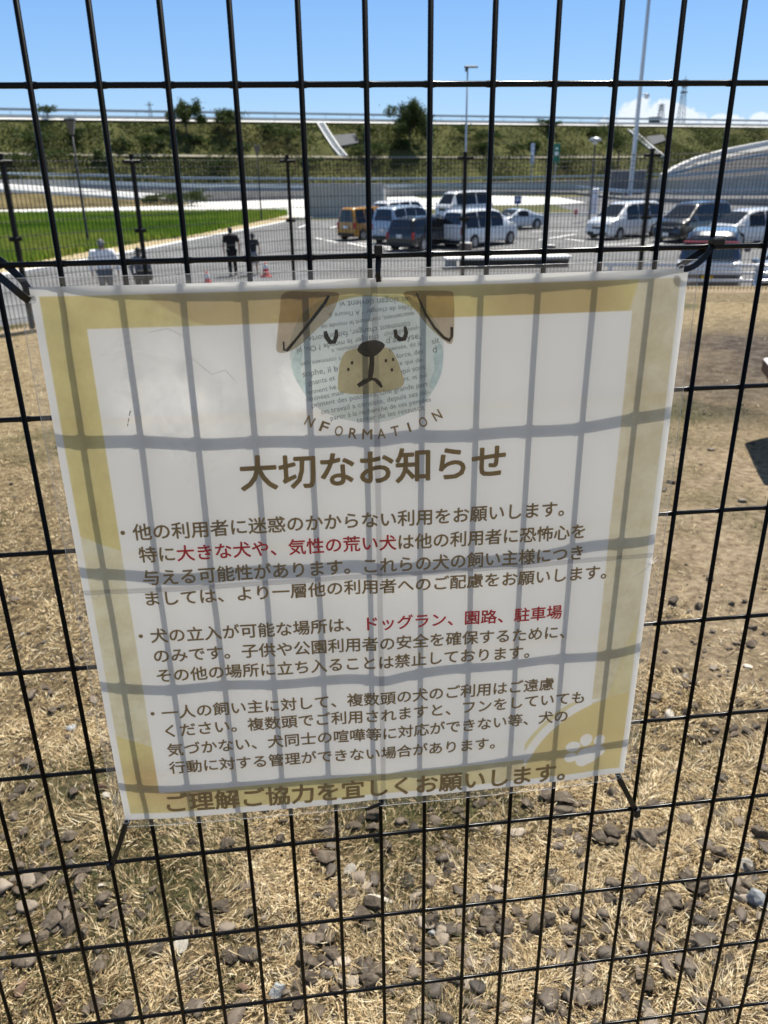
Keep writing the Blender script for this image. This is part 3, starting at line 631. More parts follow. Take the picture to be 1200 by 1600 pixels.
def put_runs(runs, x0, x1, zz, bold):
    offset = 0; full = ''.join(s for s, _ in runs); V, _f = text_verts(full, offset); a, b_ = V[:, 0].min(), V[:, 0].max(); k = (x1 - x0) / (b_ - a); pre = ''
    # common baseline: glyph middle of a CJK square sits .38 em above it
    rot = (zz[1] - zz[0]) / (x1 - x0)
    for s, ci in runs:
        V, F = text_verts(pre + s, offset); edge = text_verts(pre, offset)[0][:, 0].max() + .01 if pre else -1e9
        X = x0 + (V[:, 0] - a) * k; Z = zz[0] + rot * (X - x0) + (V[:, 1] - .36) * k
        F = [f for f in F if np.mean([V[i, 0] for i in f]) > edge]; us = sorted({i for f in F for i in f}); ix = {i: j for j, i in enumerate(us)}
        mb = MB(); bold_add(mb, X[us], Z[us], [tuple(ix[i] for i in f) for f in F], bold * k, .0003)
        mb.build('footer_line' if ci == 2 else 'red_text_line' if ci == 1 else 'text_line', (BROWN, REDI, GOLD)[ci], sg); pre += s
for kind_, runs, x0, x1, zz in BODY: put_runs(runs, x0, x1, zz, .019 if kind_ != 'D' else .026)
# curved English word under the dog
word = 'NFORMATION'
for k, ch in enumerate(word):
    q = (k / (len(word) - 1) - .5); cx = .2500 + q * .114; zc = 1.4322 + (q * 2) ** 2 * .0145; rot = q * 2 * .52
    wd = {'M': .0086, 'I': .0020}.get(ch, .0070)
    put_text('heading_letter', ch, cx - wd / 2, cx + wd / 2, zc, BROWN2, bold=.016 if ch != 'I' else 0, rot=rot, height=.0092)

# printed dog face: layers of ink
def poly_ink(name, pts, m, layer, parent=sg, rings=6):
    c = np.mean(pts, 0); mb = MB(); n = len(pts); vs = [sp(c[0], c[1], layer)]; fs = []
    for r in range(1, rings + 1):
        for p in pts: q = c + (np.array(p) - c) * r / rings; vs.append(sp(q[0], q[1], layer))
    for k in range(n): fs.append((0, 1 + k, 1 + (k + 1) % n))
    for r in range(rings - 1):
        for k in range(n): a = 1 + r * n; fs.append((a + k, a + (k + 1) % n, a + n + (k + 1) % n, a + n + k))
    mb.add(vs, fs); return mb.build(name, m, parent)
def smooth_loop(pts, n=8):
    P = [np.array(p, float) for p in pts]; out = []; m_ = len(P)
    for i in range(m_):
        p0, p1, p2, p3 = P[i - 1], P[i], P[(i + 1) % m_], P[(i + 2) % m_]
        for k in range(n):
            t_ = k / n; out.append(.5 * ((2 * p1) + (-p0 + p2) * t_ + (2 * p0 - 5 * p1 + 4 * p2 - p3) * t_ ** 2 + (-p0 + 3 * p1 - 3 * p2 + p3) * t_ ** 3))
    return out
def P2(*pix): return [tuple(aty(x_, y_, -.012)[[0, 2]]) for x_, y_ in pix]     # outlines measured on the sheet's plane
def Z1(*pix): return P2(*[(400 + a / 3.4286, 430 + b_ / 3.4286) for a, b_ in pix])
NEWS = ink_mat('newsprint_tint', (.77, .83, .83), .07, 38); EARI = ink_mat('ear_ink', (.66, .57, .46), .12, 50); BLK = ink_mat('black_ink', (.035, .035, .04), .5, 130); MUZ = ink_mat('muzzle_ink', (.74, .63, .42), .12, 60)
head = poly_ink('dog_head_print', smooth_loop(Z1((440, 118), (620, 112), (800, 118), (930, 200), (1005, 350), (990, 540), (900, 690), (760, 770), (600, 795), (430, 765), (300, 690), (215, 560), (180, 400), (230, 240), (330, 150))), NEWS, .00012)
poly_ink('cheek_print', smooth_loop(Z1((985, 370), (1006, 420), (1000, 520), (960, 610), (930, 590), (960, 520), (955, 440))), ink_mat('watercolour_blue', (.80, .88, .90), .12, 120), .0002, head, 3)
poly_ink('cheek_print', smooth_loop(Z1((225, 400), (250, 430), (240, 520), (280, 600), (270, 640), (210, 560), (190, 480))), ink_mat('watercolour_pale_blue', (.82, .90, .91), .12, 120), .0002, head, 3)
NT = mat('newsprint_ink', (.27, .28, .28), .8, spec=.1)
def news(s, x, y, x1, y1, h=26, fl=False):
    a, b_ = Z1((x, y), (x1, y1)); rot = math.atan2(b_[1] - a[1], b_[0] - a[0]); L_ = math.hypot(b_[0] - a[0], b_[1] - a[1]); c = ((a[0] + b_[0]) / 2, (a[1] + b_[1]) / 2)
    put_text('newsprint_line', s, c[0] - L_ / 2, c[0] + L_ / 2, c[1], NT, .0003, rot=rot, parent=head, flip=fl)
for q in (('un slogan devient vi', 450, 158, 830, 128, 0, 1), ("l'idée de changer ? A l'heure d", 395, 218, 838, 172, 0, 1), ('exactement, comment le monde ne', 350, 282, 850, 210, 0, 1), ('comment changer, fait en sorte', 280, 345, 830, 262, 0, 1), ('changer le monde ? Ou, pl', 220, 408, 660, 330, 0, 1), ('ommun», «', 405, 408, 555, 380, 0, 1),
          ('s comment con', 240, 482, 455, 450, 0, 1), ('sophe, il b', 250, 540, 440, 508, 0, 0), ('gnants et', 280, 590, 425, 560, 0, 0), ('ennent hé', 280, 632, 430, 602, 0, 0), ('ominées mais', 270, 672, 470, 632, 0, 0), ('priment des possibles. Une grande part', 300, 706, 925, 590, 0, 0), ('on travail a consisté, depuis ses dé-', 350, 742, 935, 632, 0, 0), ('partir à la recherche de ces pensées', 400, 775, 940, 672, 0, 0), ('tenter de les ressuscit', 540, 782, 905, 712, 0, 0),
          ('chologie intel-', 690, 322, 878, 285, 0, 0), ("d'analyse,", 700, 358, 885, 330, 0, 0), ('pensée, dit le', 715, 402, 892, 372, 0, 0), ('force, des', 755, 440, 898, 412, 0, 0), ('x qui de-', 770, 480, 905, 458, 0, 0), ('qui sont', 780, 525, 912, 498, 0, 0), ('nt, et qui', 795, 565, 918, 542, 0, 0), ('sit', 945, 360, 985, 350, 0, 0), ('d', 950, 402, 972, 398, 0, 0), ('qui a', 420, 512, 440, 505, 0, 0)):
    news(q[0], q[1], q[2], q[3], q[4], fl=bool(q[6]))
e1 = poly_ink('ear_print', smooth_loop(Z1((150, 98), (300, 92), (435, 98), (440, 140), (400, 225), (320, 300), (230, 385), (160, 418), (112, 412), (112, 350), (128, 200)), 6), EARI, .0005)
e2 = poly_ink('ear_print', smooth_loop(Z1((795, 98), (920, 86), (1045, 90), (1064, 120), (1066, 240), (1060, 345), (1042, 372), (1000, 345), (920, 270), (850, 180)), 6), EARI, .0005)
def stroke(name, pix, wpx, parent, layer=.0007, m=BLK):
    P = [np.array(p) for p in Z1(*pix)]; mb = MB(); n = len(P); vs = []
    k = .0005715 / 3.4286
    for i, p in enumerate(P):
        t_ = P[min(i + 1, n - 1)] - P[max(i - 1, 0)]; t_ = t_ / np.linalg.norm(t_); nn = np.array([-t_[1], t_[0]]); w_ = (wpx if not isinstance(wpx, (list, tuple)) else wpx[i]) * k * 1.0
        for sgn in (-1, 1): q = p + nn * w_ / 2 * sgn; vs.append(sp(q[0], q[1], layer))
    mb.add(vs, [(2 * i, 2 * i + 1, 2 * i + 3, 2 * i + 2) for i in range(n - 1)]); return mb.build(name, m, parent)
stroke('ear_line_print', [(392, 112), (372, 150), (330, 205), (270, 280), (210, 355), (165, 408), (150, 405), (148, 360)], [14, 16, 17, 15, 13, 18, 12, 8], e1)
stroke('ear_line_print', [(864, 98), (885, 150), (915, 215), (960, 285), (1010, 338), (1040, 352), (1052, 330), (1052, 280)], [8, 11, 13, 14, 16, 20, 16, 14], e2)
mz = poly_ink('muzzle_print', smooth_loop(Z1((480, 418), (540, 395), (620, 385), (710, 395), (750, 440), (785, 530), (795, 585), (760, 612), (660, 632), (540, 642), (450, 628), (440, 580), (450, 480)), 6), MUZ, .0005)
poly_ink('nose_print', smooth_loop(Z1((545, 400), (570, 365), (640, 350), (690, 372), (680, 400), (640, 435), (590, 440), (555, 420)), 6), BLK, .0007, mz)
stroke('mouth_print', [(622, 425), (622, 470), (618, 520), (612, 560), (580, 575), (548, 598)], [24, 26, 28, 24, 26, 22], mz)
stroke('mouth_print', [(612, 556), (640, 562), (660, 580), (676, 605)], [10, 18, 22, 12], mz, .0009)
for pix in ([(372, 304), (378, 335), (398, 362), (420, 362), (432, 330), (432, 295)], [(748, 294), (752, 328), (775, 348), (798, 345), (808, 312), (800, 278)]):
    stroke('eye_print', pix, [18, 24, 26, 24, 22, 14], head)
for (a, b_) in ((516, 473), (496, 509), (698, 461), (737, 455), (730, 511)):
    poly_ink('whisker_dot_print', Z1(*[(a + 9 * math.cos(t_) * .8, b_ + 10 * math.sin(t_)) for t_ in np.linspace(0, 6.0, 10)]), BLK, .0007, mz, 1)

# glossy laminate pouch over the paper, with clear margins; tape seams where the four sheets meet
def film_mat(name='laminate_film', haze=.055, wr=1.0):
    m = bpy.data.materials.new(name); m.use_nodes = True; t = m.node_tree; t.nodes.clear(); L = t.links.new
    tr = N(t, 'ShaderNodeBsdfTransparent'); tr.inputs[0].default_value = (.97, .97, .97, 1)
    d = N(t, 'ShaderNodeBsdfDiffuse'); d.inputs[0].default_value = (.8, .8, .8, 1); tl = N(t, 'ShaderNodeBsdfTranslucent'); tl.inputs[0].default_value = (.8, .8, .8, 1)
    h = N(t, 'ShaderNodeMixShader', i_0=.5); L(d.outputs[0], h.inputs[1]); L(tl.outputs[0], h.inputs[2])
    m1 = N(t, 'ShaderNodeMixShader', i_0=haze); L(tr.outputs[0], m1.inputs[1]); L(h.outputs[0], m1.inputs[2])
    co = N(t, 'ShaderNodeTexCoord')
    gl = N(t, 'ShaderNodeBsdfGlossy', i_Roughness=.10); fr = N(t, 'ShaderNodeFresnel', i_IOR=1.5)
    n1 = N(t, 'ShaderNodeTexNoise', i_Scale=7.0, i_Detail=3.0); n2 = N(t, 'ShaderNodeTexNoise', i_Scale=120.0, i_Detail=6.0, i_Roughness=.7); n3 = N(t, 'ShaderNodeTexNoise', i_Scale=11.0, i_Detail=2.0)
    mp = N(t, 'ShaderNodeMapping'); mp.inputs['Scale'].default_value = (.35, 1, 1.0); L(co.outputs['Object'], mp.inputs[0])
    L(co.outputs['Object'], n1.inputs['Vector']); L(mp.outputs[0], n2.inputs['Vector']); L(co.outputs['Object'], n3.inputs['Vector'])
    mr = N(t, 'ShaderNodeMapRange'); mr.inputs[1].default_value = .50; mr.inputs[2].default_value = .68; L(n3.outputs[0], mr.inputs[0])
    sx = N(t, 'ShaderNodeSeparateXYZ'); L(co.outputs['Object'], sx.inputs[0])
    lf = N(t, 'ShaderNodeMapRange'); lf.inputs[1].default_value = .05; lf.inputs[2].default_value = -.12; L(sx.outputs[0], lf.inputs[0])
    m2 = N(t, 'ShaderNodeMath', operation='MULTIPLY'); L(mr.outputs[0], m2.inputs[0]); L(lf.outputs[0], m2.inputs[1])
    m3 = N(t, 'ShaderNodeMath', operation='MULTIPLY'); L(m2.outputs[0], m3.inputs[0]); L(n2.outputs[0], m3.inputs[1])
    m4 = N(t, 'ShaderNodeMath', operation='MULTIPLY_ADD', i_1=.35); L(n1.outputs[0], m4.inputs[0]); L(m3.outputs[0], m4.inputs[2])
    # glare put into the film as haze: a ragged milky patch, upper left
    ds = N(t, 'ShaderNodeVectorMath', operation='DISTANCE'); ds.inputs[1].default_value = (-.135, 0, .485); mp2 = N(t, 'ShaderNodeMapping'); mp2.inputs['Scale'].default_value = (1, 0, .95); L(co.outputs['Object'], mp2.inputs[0]); L(mp2.outputs[0], ds.inputs[0]); mp2.inputs['Location'].default_value = (0, 0, .02)
    q1 = N(t, 'ShaderNodeMapRange'); q1.inputs[1].default_value = .135; q1.inputs[2].default_value = .02; L(ds.outputs['Value'], q1.inputs[0])
    n5 = N(t, 'ShaderNodeTexNoise', i_Scale=10.0, i_Detail=9.0, i_Roughness=.66, i_Distortion=1.6); L(co.outputs['Object'], n5.inputs['Vector'])
    q2 = N(t, 'ShaderNodeMath', operation='MULTIPLY_ADD', i_1=.55, i_2=-.10); L(q1.outputs[0], q2.inputs[0]); q3 = N(t, 'ShaderNodeMath', operation='ADD'); L(q2.outputs[0], q3.inputs[0]); L(n5.outputs[0], q3.inputs[1])
    q4 = N(t, 'ShaderNodeMapRange', interpolation_type='SMOOTHSTEP'); q4.inputs[1].default_value = .66; q4.inputs[2].default_value = .78; q4.inputs[3].default_value = haze; q4.inputs[4].default_value = haze + .10; L(q3.outputs[0], q4.inputs[0]); L(q4.outputs[0], m1.inputs[0])
    b = N(t, 'ShaderNodeBump', i_Strength=.8 * wr, i_Distance=.004); L(m4.outputs[0], b.inputs['Height']); L(b.outputs[0], gl.inputs['Normal']); L(b.outputs[0], fr.inputs['Normal'])
    m5 = N(t, 'ShaderNodeMixShader'); L(fr.outputs[0], m5.inputs[0]); L(m1.outputs[0], m5.inputs[1]); L(gl.outputs[0], m5.inputs[2])
    o = N(t, 'ShaderNodeOutputMaterial'); L(m5.outputs[0], o.inputs[0]); return m
sheet_grid(SX0 - .0085, SX1 + .0085, SZ0 - .0075, SZ1 + .0075, 94, 94, .0016).build('laminate_film', film_mat(), sg, True)
SEAM = ink_mat('overlap_tint', (.78, .78, .80))
glint = mat('cut_film_edge', (.50, .50, .50), .3, spec=.6)
stroke('scratch_mark', [(-678, 735), (-684, 762)], [5, 3], sg, .0017); stroke('scratch_mark', [(-686, 775), (-690, 795)], [4, 4], sg, .0017); stroke('scratch_mark', [(-691, 802), (-693, 818)], [4, 3], sg, .0017)
sheet_grid(.2497, .2550, SZ0, SZ1, 2, 90, .0010).build('tape_seam', SEAM, sg, True)
sheet_grid(.2550, .2554, SZ0, SZ1, 1, 90, .0012).build('film_edge_glint', ink_mat('bright_edge_tint', (.93, .95, .99)), sg, True)  # thin highlight beside the upright seam, drawn as a tinted strip
sheet_grid(SX0, SX1, 1.2876, 1.2882, 90, 1, .0013).build('film_edge_glint', mat('crease_glint', (.86, .86, .84), .3, spec=.8), sg, True)  # pale strip: highlight painted along the cross seam's lower edge
for q_ in (((988, 905), (1010, 892), (1028, 872)), ((1004, 880), (1018, 884), (1030, 876)), ((128, 930), (150, 940), (158, 929)), ((300, 560), (330, 585), (352, 578), (372, 600)), ((232, 520), (262, 514), (290, 528))):
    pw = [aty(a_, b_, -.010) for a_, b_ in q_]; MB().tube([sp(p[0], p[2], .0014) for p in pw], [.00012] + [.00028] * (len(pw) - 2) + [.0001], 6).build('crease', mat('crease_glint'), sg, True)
sheet_grid(SX0, SX1, 1.2882, 1.2925, 90, 2, .0011).build('tape_seam', SEAM, sg, True)
def edge_tube(x0, z0, x1, z1, r=.00022):
    pts = [sp(x0 + (x1 - x0) * k / 40, z0 + (z1 - z0) * k / 40, .0016) for k in range(41)]; return MB().tube(pts, r, 6).build('film_edge_glint', glint, sg, True)
a0, a1, b0, b1 = SX0 - .0085, SX1 + .0085, SZ0 - .0075, SZ1 + .0075
for q in ((a0, b0, a0, b1), (a1, b0, a1, b1), (a0, b0, a1, b0), (a0, b1, a1, b1)): edge_tube(*q)
# punched holes: pale rings of pressed film at the corners and middles
HOLES = [(47, 469), (1067, 420), (591, 437), (196, 1287), (966, 1216), (597, 1252)]
HP = [aty(x_, y_, -.008) for x_, y_ in HOLES]
for p in HP:
    mb = MB(); n = 20
    for k in range(n):
        q0, q1 = 2 * math.pi * k / n, 2 * math.pi * (k + 1) / n
        mb.add([sp(p[0] + r * math.cos(q), p[2] + r * math.sin(q), .0022) for q, r in ((q0, .0026), (q1, .0026), (q1, .0034), (q0, .0034))], [(0, 1, 2, 3)])
    mb.build('punched_hole', mat('pressed_film', (.75, .76, .76), .35, spec=.6), sg)

# ------------------------------------------------------------------ cable ties holding the notice
tie = mat('black_nylon', (.008, .008, .008), .36, spec=.3)
def bez(p0, p1, p2, p3, n=14):
    p0, p1, p2, p3 = map(np.array, (p0, p1, p2, p3)); return [tuple((1 - t) ** 3 * p0 + 3 * (1 - t) ** 2 * t * p1 + 3 * (1 - t) * t * t * p2 + t ** 3 * p3) for t in np.linspace(0, 1, n)]
def cable_tie(label, strands, head, wdt=.0045, hd=(.009, .007, .006), rz=0):
    p0 = np.array(strands[0][0]); r = tag(empty('cable_tie', tuple(p0)), label, 'cable tie', 'black cable ties round the notice')
    for s_ in strands:
        MB().ribbon([tuple(np.array(q) - p0) for q in s_], wdt, .0016, (.1, .9, -.3)).build('strap', tie, r)
    if head is not None:
        MB().box(tuple(np.array(head) - p0), hd, rz, .0012).build('tie_head', tie, r)
    return r
def on(px, py, Y): return aty(px, py, Y)
h = HP[0] + np.array([0, -.003, 0])
cable_tie('thick black cable tie at the top left corner of the notice', [bez(h, on(30, 460, -.018), on(12, 440, -.018), on(-40, 402, -.006)), bez(h + np.array([0, .010, .001]), on(42, 440, .006), on(20, 418, .008), on(-40, 380, .006))], on(-44, 398, 0), .0058)
h = HP[1] + np.array([0, -.003, 0])
cable_tie('black cable tie at the top right corner of the notice', [bez(h, on(1085, 420, -.020), on(1100, 405, -.018), on(1114, 384, -.006)), bez(h + np.array([0, .012, .001]), on(1070, 412, .006), on(1085, 398, .008), on(1112, 384, .006))], on(1120, 377, -.006), .0050, (.013, .008, .006), .1)
h = HP[2] + np.array([0, -.003, -.001])
cable_tie('black cable tie with its square lock above the middle of the top edge', [bez(h, on(590, 425, -.020), on(590, 412, -.012), on(591, 402, -.007)), bez(h + np.array([0, .014, 0]), on(592, 425, .010), on(592, 405, .012), on(592, 394, .006)), [tuple(on(591, 405, -.007)), tuple(on(592, 378, -.006))]], on(591, 391, -.008), .0042, (.0065, .006, .0095))
h = HP[3] + np.array([0, -.002, 0])
cable_tie('black cable tie at the bottom left corner, pulled down to the mesh crossing', [[tuple(h), tuple((h + on(173, 1355, -.004)) / 2 + np.array([.001, -.004, 0])), tuple(on(172, 1356, -.004))], [tuple(h + np.array([.002, .010, 0])), tuple(on(176, 1352, .006))]], on(172, 1353, -.005), .0052, (.008, .007, .008), .3)
h = HP[4] + np.array([0, -.002, 0])
cable_tie('black cable tie at the bottom right corner, pulled down to the mesh crossing', [[tuple(h), tuple((h + on(994, 1268, -.004)) / 2 + np.array([.0005, -.004, 0])), tuple(on(995, 1268, -.004))], [tuple(h + np.array([.002, .010, 0])), tuple(on(992, 1266, .006))]], on(995, 1270, -.006), .0056, (.007, .007, .011), .2)
h = HP[5] + np.array([0, -.002, 0])
cable_tie('short cut black cable tie under the middle of the bottom edge', [[tuple(h), tuple(on(590, 1258, -.012)), tuple(on(571, 1265, -.010))], [tuple(h + np.array([0, .004, 0])), tuple(on(597, 1258, .003))]], on(597, 1252, -.014), .0036, (.0045, .004, .004))

# ------------------------------------------------------------------ far mesh fence on the edge of the dog run
fw_m = mat('dark_fence_wire', (.006, .006, .006), .4, spec=.3); fp_m = mat('black_post_paint')
ff = tag(empty('boundary_fence', (float(FM[0]), float(FM[1]), 0)), 'fine black mesh boundary fence with posts round the far end of the dog run', 'fence')
PP = [(-3.96, 8.15), (-2.759, 9.149), (-1.558, 10.15), (.322, 11.72), (2.748, 11.145), (5.164, 10.549), (7.58, 9.95)]
HZ = [.06, .14] + [.14 + .1475 * k for k in range(1, 11)] + [1.66, 1.72, 1.795]
for a, b_ in zip(PP[:-1], PP[1:]):
    a, b_ = np.array(a) - FM, np.array(b_) - FM; L_ = np.linalg.norm(b_ - a); t = (b_ - a) / L_; mb = MB(); nrm = np.array([-t[1], t[0]])
    k = .05
    while k < L_ - .02:
        p = a + t * k + nrm * .028; mb.tube([(*p, .02), (*p, 1.82)], .0038, 5, False); k += .05
    for z in HZ: mb.tube([(*(a + nrm * .032), z), (*(b_ + nrm * .032), z)], .0038 if z < 1.7 else .0046, 5, False)
    mb.build('mesh_panel', fw_m, ff, True)
for i, p in enumerate(PP):
    q = np.array(p) - FM; po = MB().box((q[0], q[1], .93), (.05, .05, 1.84), .0, .006).box((q[0], q[1], 1.86), (.058, .058, .02), 0, .004).build('post', fp_m, ff)
    tdir = np.array(PP[min(i + 1, 6)]) - np.array(PP[max(i - 1, 0)]); rz = math.atan2(tdir[1], tdir[0])
    for z, wd in ((1.785, .23), (1.00, .14)):
        MB().box((q[0], q[1] - .02, z), (wd, .05, .045), rz, .008).box((q[0], q[1] - .045, z), (.035, .03, .03), rz, .006).build('clamp', fp_m, po)

# ------------------------------------------------------------------ bench at the right edge
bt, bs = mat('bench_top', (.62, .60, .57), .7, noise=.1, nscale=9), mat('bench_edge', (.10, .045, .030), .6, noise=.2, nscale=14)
bc = np.array([3.19, 4.11]); bn = tag(empty('bench', (3.6, 4.0, 0)), 'low bench with pale top and dark brown edge casting a black shadow', 'bench')
pl = [np.array(q) - np.array([3.6, 4.0]) for q in ((3.215, 4.13), (2.965, 3.47), (3.04, 3.41), (4.30, 3.63), (4.40, 4.43), (3.30, 4.16))]
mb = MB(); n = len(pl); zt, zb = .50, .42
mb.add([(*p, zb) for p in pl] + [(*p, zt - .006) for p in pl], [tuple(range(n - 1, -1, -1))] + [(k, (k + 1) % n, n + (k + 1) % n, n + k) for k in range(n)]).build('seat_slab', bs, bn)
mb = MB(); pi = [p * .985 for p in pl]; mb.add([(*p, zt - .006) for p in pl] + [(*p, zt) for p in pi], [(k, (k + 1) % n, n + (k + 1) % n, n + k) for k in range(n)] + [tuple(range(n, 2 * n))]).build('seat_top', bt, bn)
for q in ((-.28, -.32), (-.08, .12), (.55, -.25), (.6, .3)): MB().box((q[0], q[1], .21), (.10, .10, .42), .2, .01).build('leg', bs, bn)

# ------------------------------------------------------------------ beyond the car park: roads, rails, wall, bank
railm = mat('galvanised_rail', (.33, .40, .46), .42, metal=.35, noise=.12, nscale=3); railp = mat('rail_post', (.30, .33, .35), .5, metal=.3)
wallm = mat('stained_concrete', (.30, .285, .26), .9, noise=.28, nscale=.7, spec=.2); roadm = mat('road_asphalt', (.10, .10, .105), .9, noise=.2, nscale=.5, spec=.2)
def pts_of(l): return [tuple(aty(x, y, Y)) for x, y, Y in l]
def dense(P, st):
    out = []
    for a, b_ in zip(P[:-1], P[1:]):
        a, b_ = np.array(a), np.array(b_); k = max(1, int(np.linalg.norm(b_ - a) / st)); out += [a + (b_ - a) * j / k for j in range(k)]
    return out + [np.array(P[-1])]
def guard_rail(P, label, hgt=.8, st=4.0, beams=((-.36, .34), ), drop=1.1, group='grey guard rails along the roads'):
    D = dense(P, st); r = tag(empty('guard_rail', tuple(D[0] - np.array([0, 0, hgt]))), label, 'guard rail', group); o = np.array(r.location)
    for off, wd in beams:
        mb = MB(); prof = [(0, 0), (.05, .25), (.0, .5), (.05, .75), (0, 1), (-.06, 1), (-.06, 0)]; vs = []; n = len(prof)
        for i, p in enumerate(D):
            t = D[min(i + 1, len(D) - 1)] - D[max(i - 1, 0)]; t[2] = 0; t = t / np.linalg.norm(t); nn = np.array([t[1], -t[0], 0])
            for a, b_ in prof: q = p - o + nn * (a + .06) + np.array([0, 0, off + b_ * wd]); vs.append(q)
        mb.add(vs, [(i * n + k, i * n + (k + 1) % n, (i + 1) * n + (k + 1) % n, (i + 1) * n + k) for i in range(len(D) - 1) for k in range(n)]).build('beam', railm, r, recalc=True)
    for p in D[:100]: q = p - o; MB().tube([(q[0], q[1], q[2] - drop), (q[0], q[1], q[2] + .02)], .06, 8).build('post', railp, r)
    return r
def ribbon_road(name, P, wid, zoff, m, kind='structure'):
    D = dense(P, 6); mb = MB(); vs = []
    for i, p in enumerate(D):
        t = D[min(i + 1, len(D) - 1)] - D[max(i - 1, 0)]; t[2] = 0; t /= np.linalg.norm(t); nn = np.array([-t[1], t[0], 0])
        vs += [p + np.array([0, 0, zoff]), p + nn * wid + np.array([0, 0, zoff])]
    return tag(mb.add(vs, [(2 * i, 2 * i + 2, 2 * i + 3, 2 * i + 1) for i in range(len(D) - 1)]).build(name, m), kind=kind)
def wall_under(P, label, ztop, thick=.4, zbot=ZP - .3, m=None, name='retaining_wall'):
    D = dense(P, 8); vs = []; o = D[0]
    for i, p in enumerate(D):
        t = D[min(i + 1, len(D) - 1)] - D[max(i - 1, 0)]; t[2] = 0; t /= np.linalg.norm(t); nn = np.array([-t[1], t[0], 0])
        for q, z in ((p - nn * .25, zbot), (p - nn * .25, p[2] + ztop), (p + nn * thick, p[2] + ztop), (p + nn * thick, zbot)): vs.append((q[0], q[1], z))
    return tag(MB().add(vs, [(i * 4 + k, i * 4 + (k + 1) % 4, i * 4 + 4 + (k + 1) % 4, i * 4 + 4 + k) for i in range(len(D) - 1) for k in range(4)] + [(0, 1, 2, 3)]).build(name, m or wallm, recalc=True), label, 'wall')
R1 = pts_of([(-120, 265, 118), (-20, 268, 120), (130, 271, 124), (300, 276, 129), (480, 277, 134), (700, 277, 144), (960, 272.5, 146), (1100, 268, 140), (1300, 259, 128)])
R2 = pts_of([(120, 281.5, 118), (330, 288, 121), (480, 288, 125), (700, 287, 128), (900, 289, 122), (975, 295.5, 98), (1100, 295.5, 84), (1300, 292, 72)])
guard_rail(R1, 'upper pale blue guard rail running along the foot of the grassy bank', drop=1.2, beams=((-.38, .36),))
guard_rail(R2, 'lower guard rail along the road above the pale gravel yard', drop=1.2, beams=((-.42, .38),))
ribbon_road('upper_road', R1, 9, -.95, roadm); ribbon_road('lower_road', R2, 9, -1.02, roadm)
wall_under(R1, 'long low concrete wall under the upper guard rail', -.86, m=concrete); wall_under(R2, 'stained concrete retaining wall under the lower guard rail', -.92)
conc_w = mat('bleached_concrete', (.68, .67, .64), .9, noise=.1, nscale=.8)
# path with a white kerb dropping along the left
R3 = pts_of([(-120, 281, 111), (0, 288, 111), (110, 294.5, 112), (200, 301, 113), (300, 307, 114)])
D = dense(R3, 3); vs = [tuple(p + np.array(o_)) for p in D for o_ in ((0, .6, .06), (0, 0, 0), (0, -.55, -.52), (0, -.55, -.9))]; tag(MB().add(vs, [(4 * i + k, 4 * i + 4 + k, 4 * i + 5 + k, 4 * i + 1 + k) for i in range(len(D) - 1) for k in range(3)]).build('white_kerb', conc_w, recalc=True), 'white concrete kerb sloping down across the dry bank on the left', 'kerb')
hill = MB(); vs = []
DR = dense(R3, 2.2)
for i, p in enumerate(DR):
    for j in range(9):
        f_ = j / 8; y = p[1] - 7 * f_ ; z = (p[2] - .75) * (1 - f_) + (ZP - .1) * f_ if f_ < 1 else ZP - .1
        vs.append((p[0] + .3 * math.sin(i * 1.7 + j), y, z + .25 * math.sin(j * 1.3) * (float(vnoise(p[0], y, .4, 4)) - .3)))
hill.add(vs, [(i * 9 + j, i * 9 + j + 1, (i + 1) * 9 + j + 1, (i + 1) * 9 + j) for i in range(len(DR) - 1) for j in range(8)])
tag(hill.build('dry_bank', mat('dry_bank_grass', (.13, .105, .05), .95, noise=.5, nscale=.35, bump=.8, bscale=3, spec=.1), smooth=True), kind='structure')

# tall embankment carrying the expressway
PLa, PRa = np.array([-54.566, 186.972, 12.5]), np.array([150.586, 256.704, 12.5]); bu = (PRa - PLa) / np.linalg.norm(PRa - PLa); bnrm = np.array([bu[1], -bu[0], 0])
BA = PLa - bu * 160; BL_ = np.linalg.norm(PRa - PLa) + 420
SLP = np.array([bnrm[0] * 25, bnrm[1] * 25, -14.6])
nu, nv = 180, 16; uu, vv = np.meshgrid(np.linspace(0, 1, nu + 1), np.linspace(0, 1, nv + 1)); uu, vv = uu.ravel(), vv.ravel()
V = BA + np.outer(uu * BL_, bu) + np.outer(vv, SLP); V[:, 2] += (fnoise(uu * BL_, vv * 25, .15, 61) - .5) * 1.1 * np.minimum(1, vv * 6)
b = (np.arange(nv)[:, None] * (nu + 1) + np.arange(nu)).ravel(); F = np.stack([b, b + nu + 1, b + nu + 2, b + 1], 1)
tag(np_mesh('embankment', V, F, mat('bank_grass', (.080, .082, .030), .95, noise=.55, nscale=.09, bump=.9, bscale=1.2, spec=.05), smooth=True), kind='structure')
V = np.array([BA, BA + bu * BL_, BA + bu * BL_ - bnrm * 30, BA - bnrm * 30]); tag(np_mesh('expressway', V, np.array([[0, 1, 2, 3]]), roadm), kind='structure')
kb = np.array([BA + bu * k for k in np.linspace(0, BL_, 60)]); tag(MB().ribbon([tuple(p + np.array([0, 0, .2])) for p in kb], .75, .6, (0, 0, 1)).build('parapet', kerb), 'pale concrete parapet along the top of the grassy bank', 'parapet')
V = np.array([BA + np.array([0, 0, .12]), BA + bu * BL_ + np.array([0, 0, .12]), BA + bu * BL_ + SLP * .055 + np.array([0, 0, .35]), BA + SLP * .055 + np.array([0, 0, .35])]); tag(np_mesh('lit_parapet_strip', V, np.array([[0, 3, 2, 1]]), kerb), kind='structure')  # added pale strip, tilted to stand in for the parapet's sunlit top
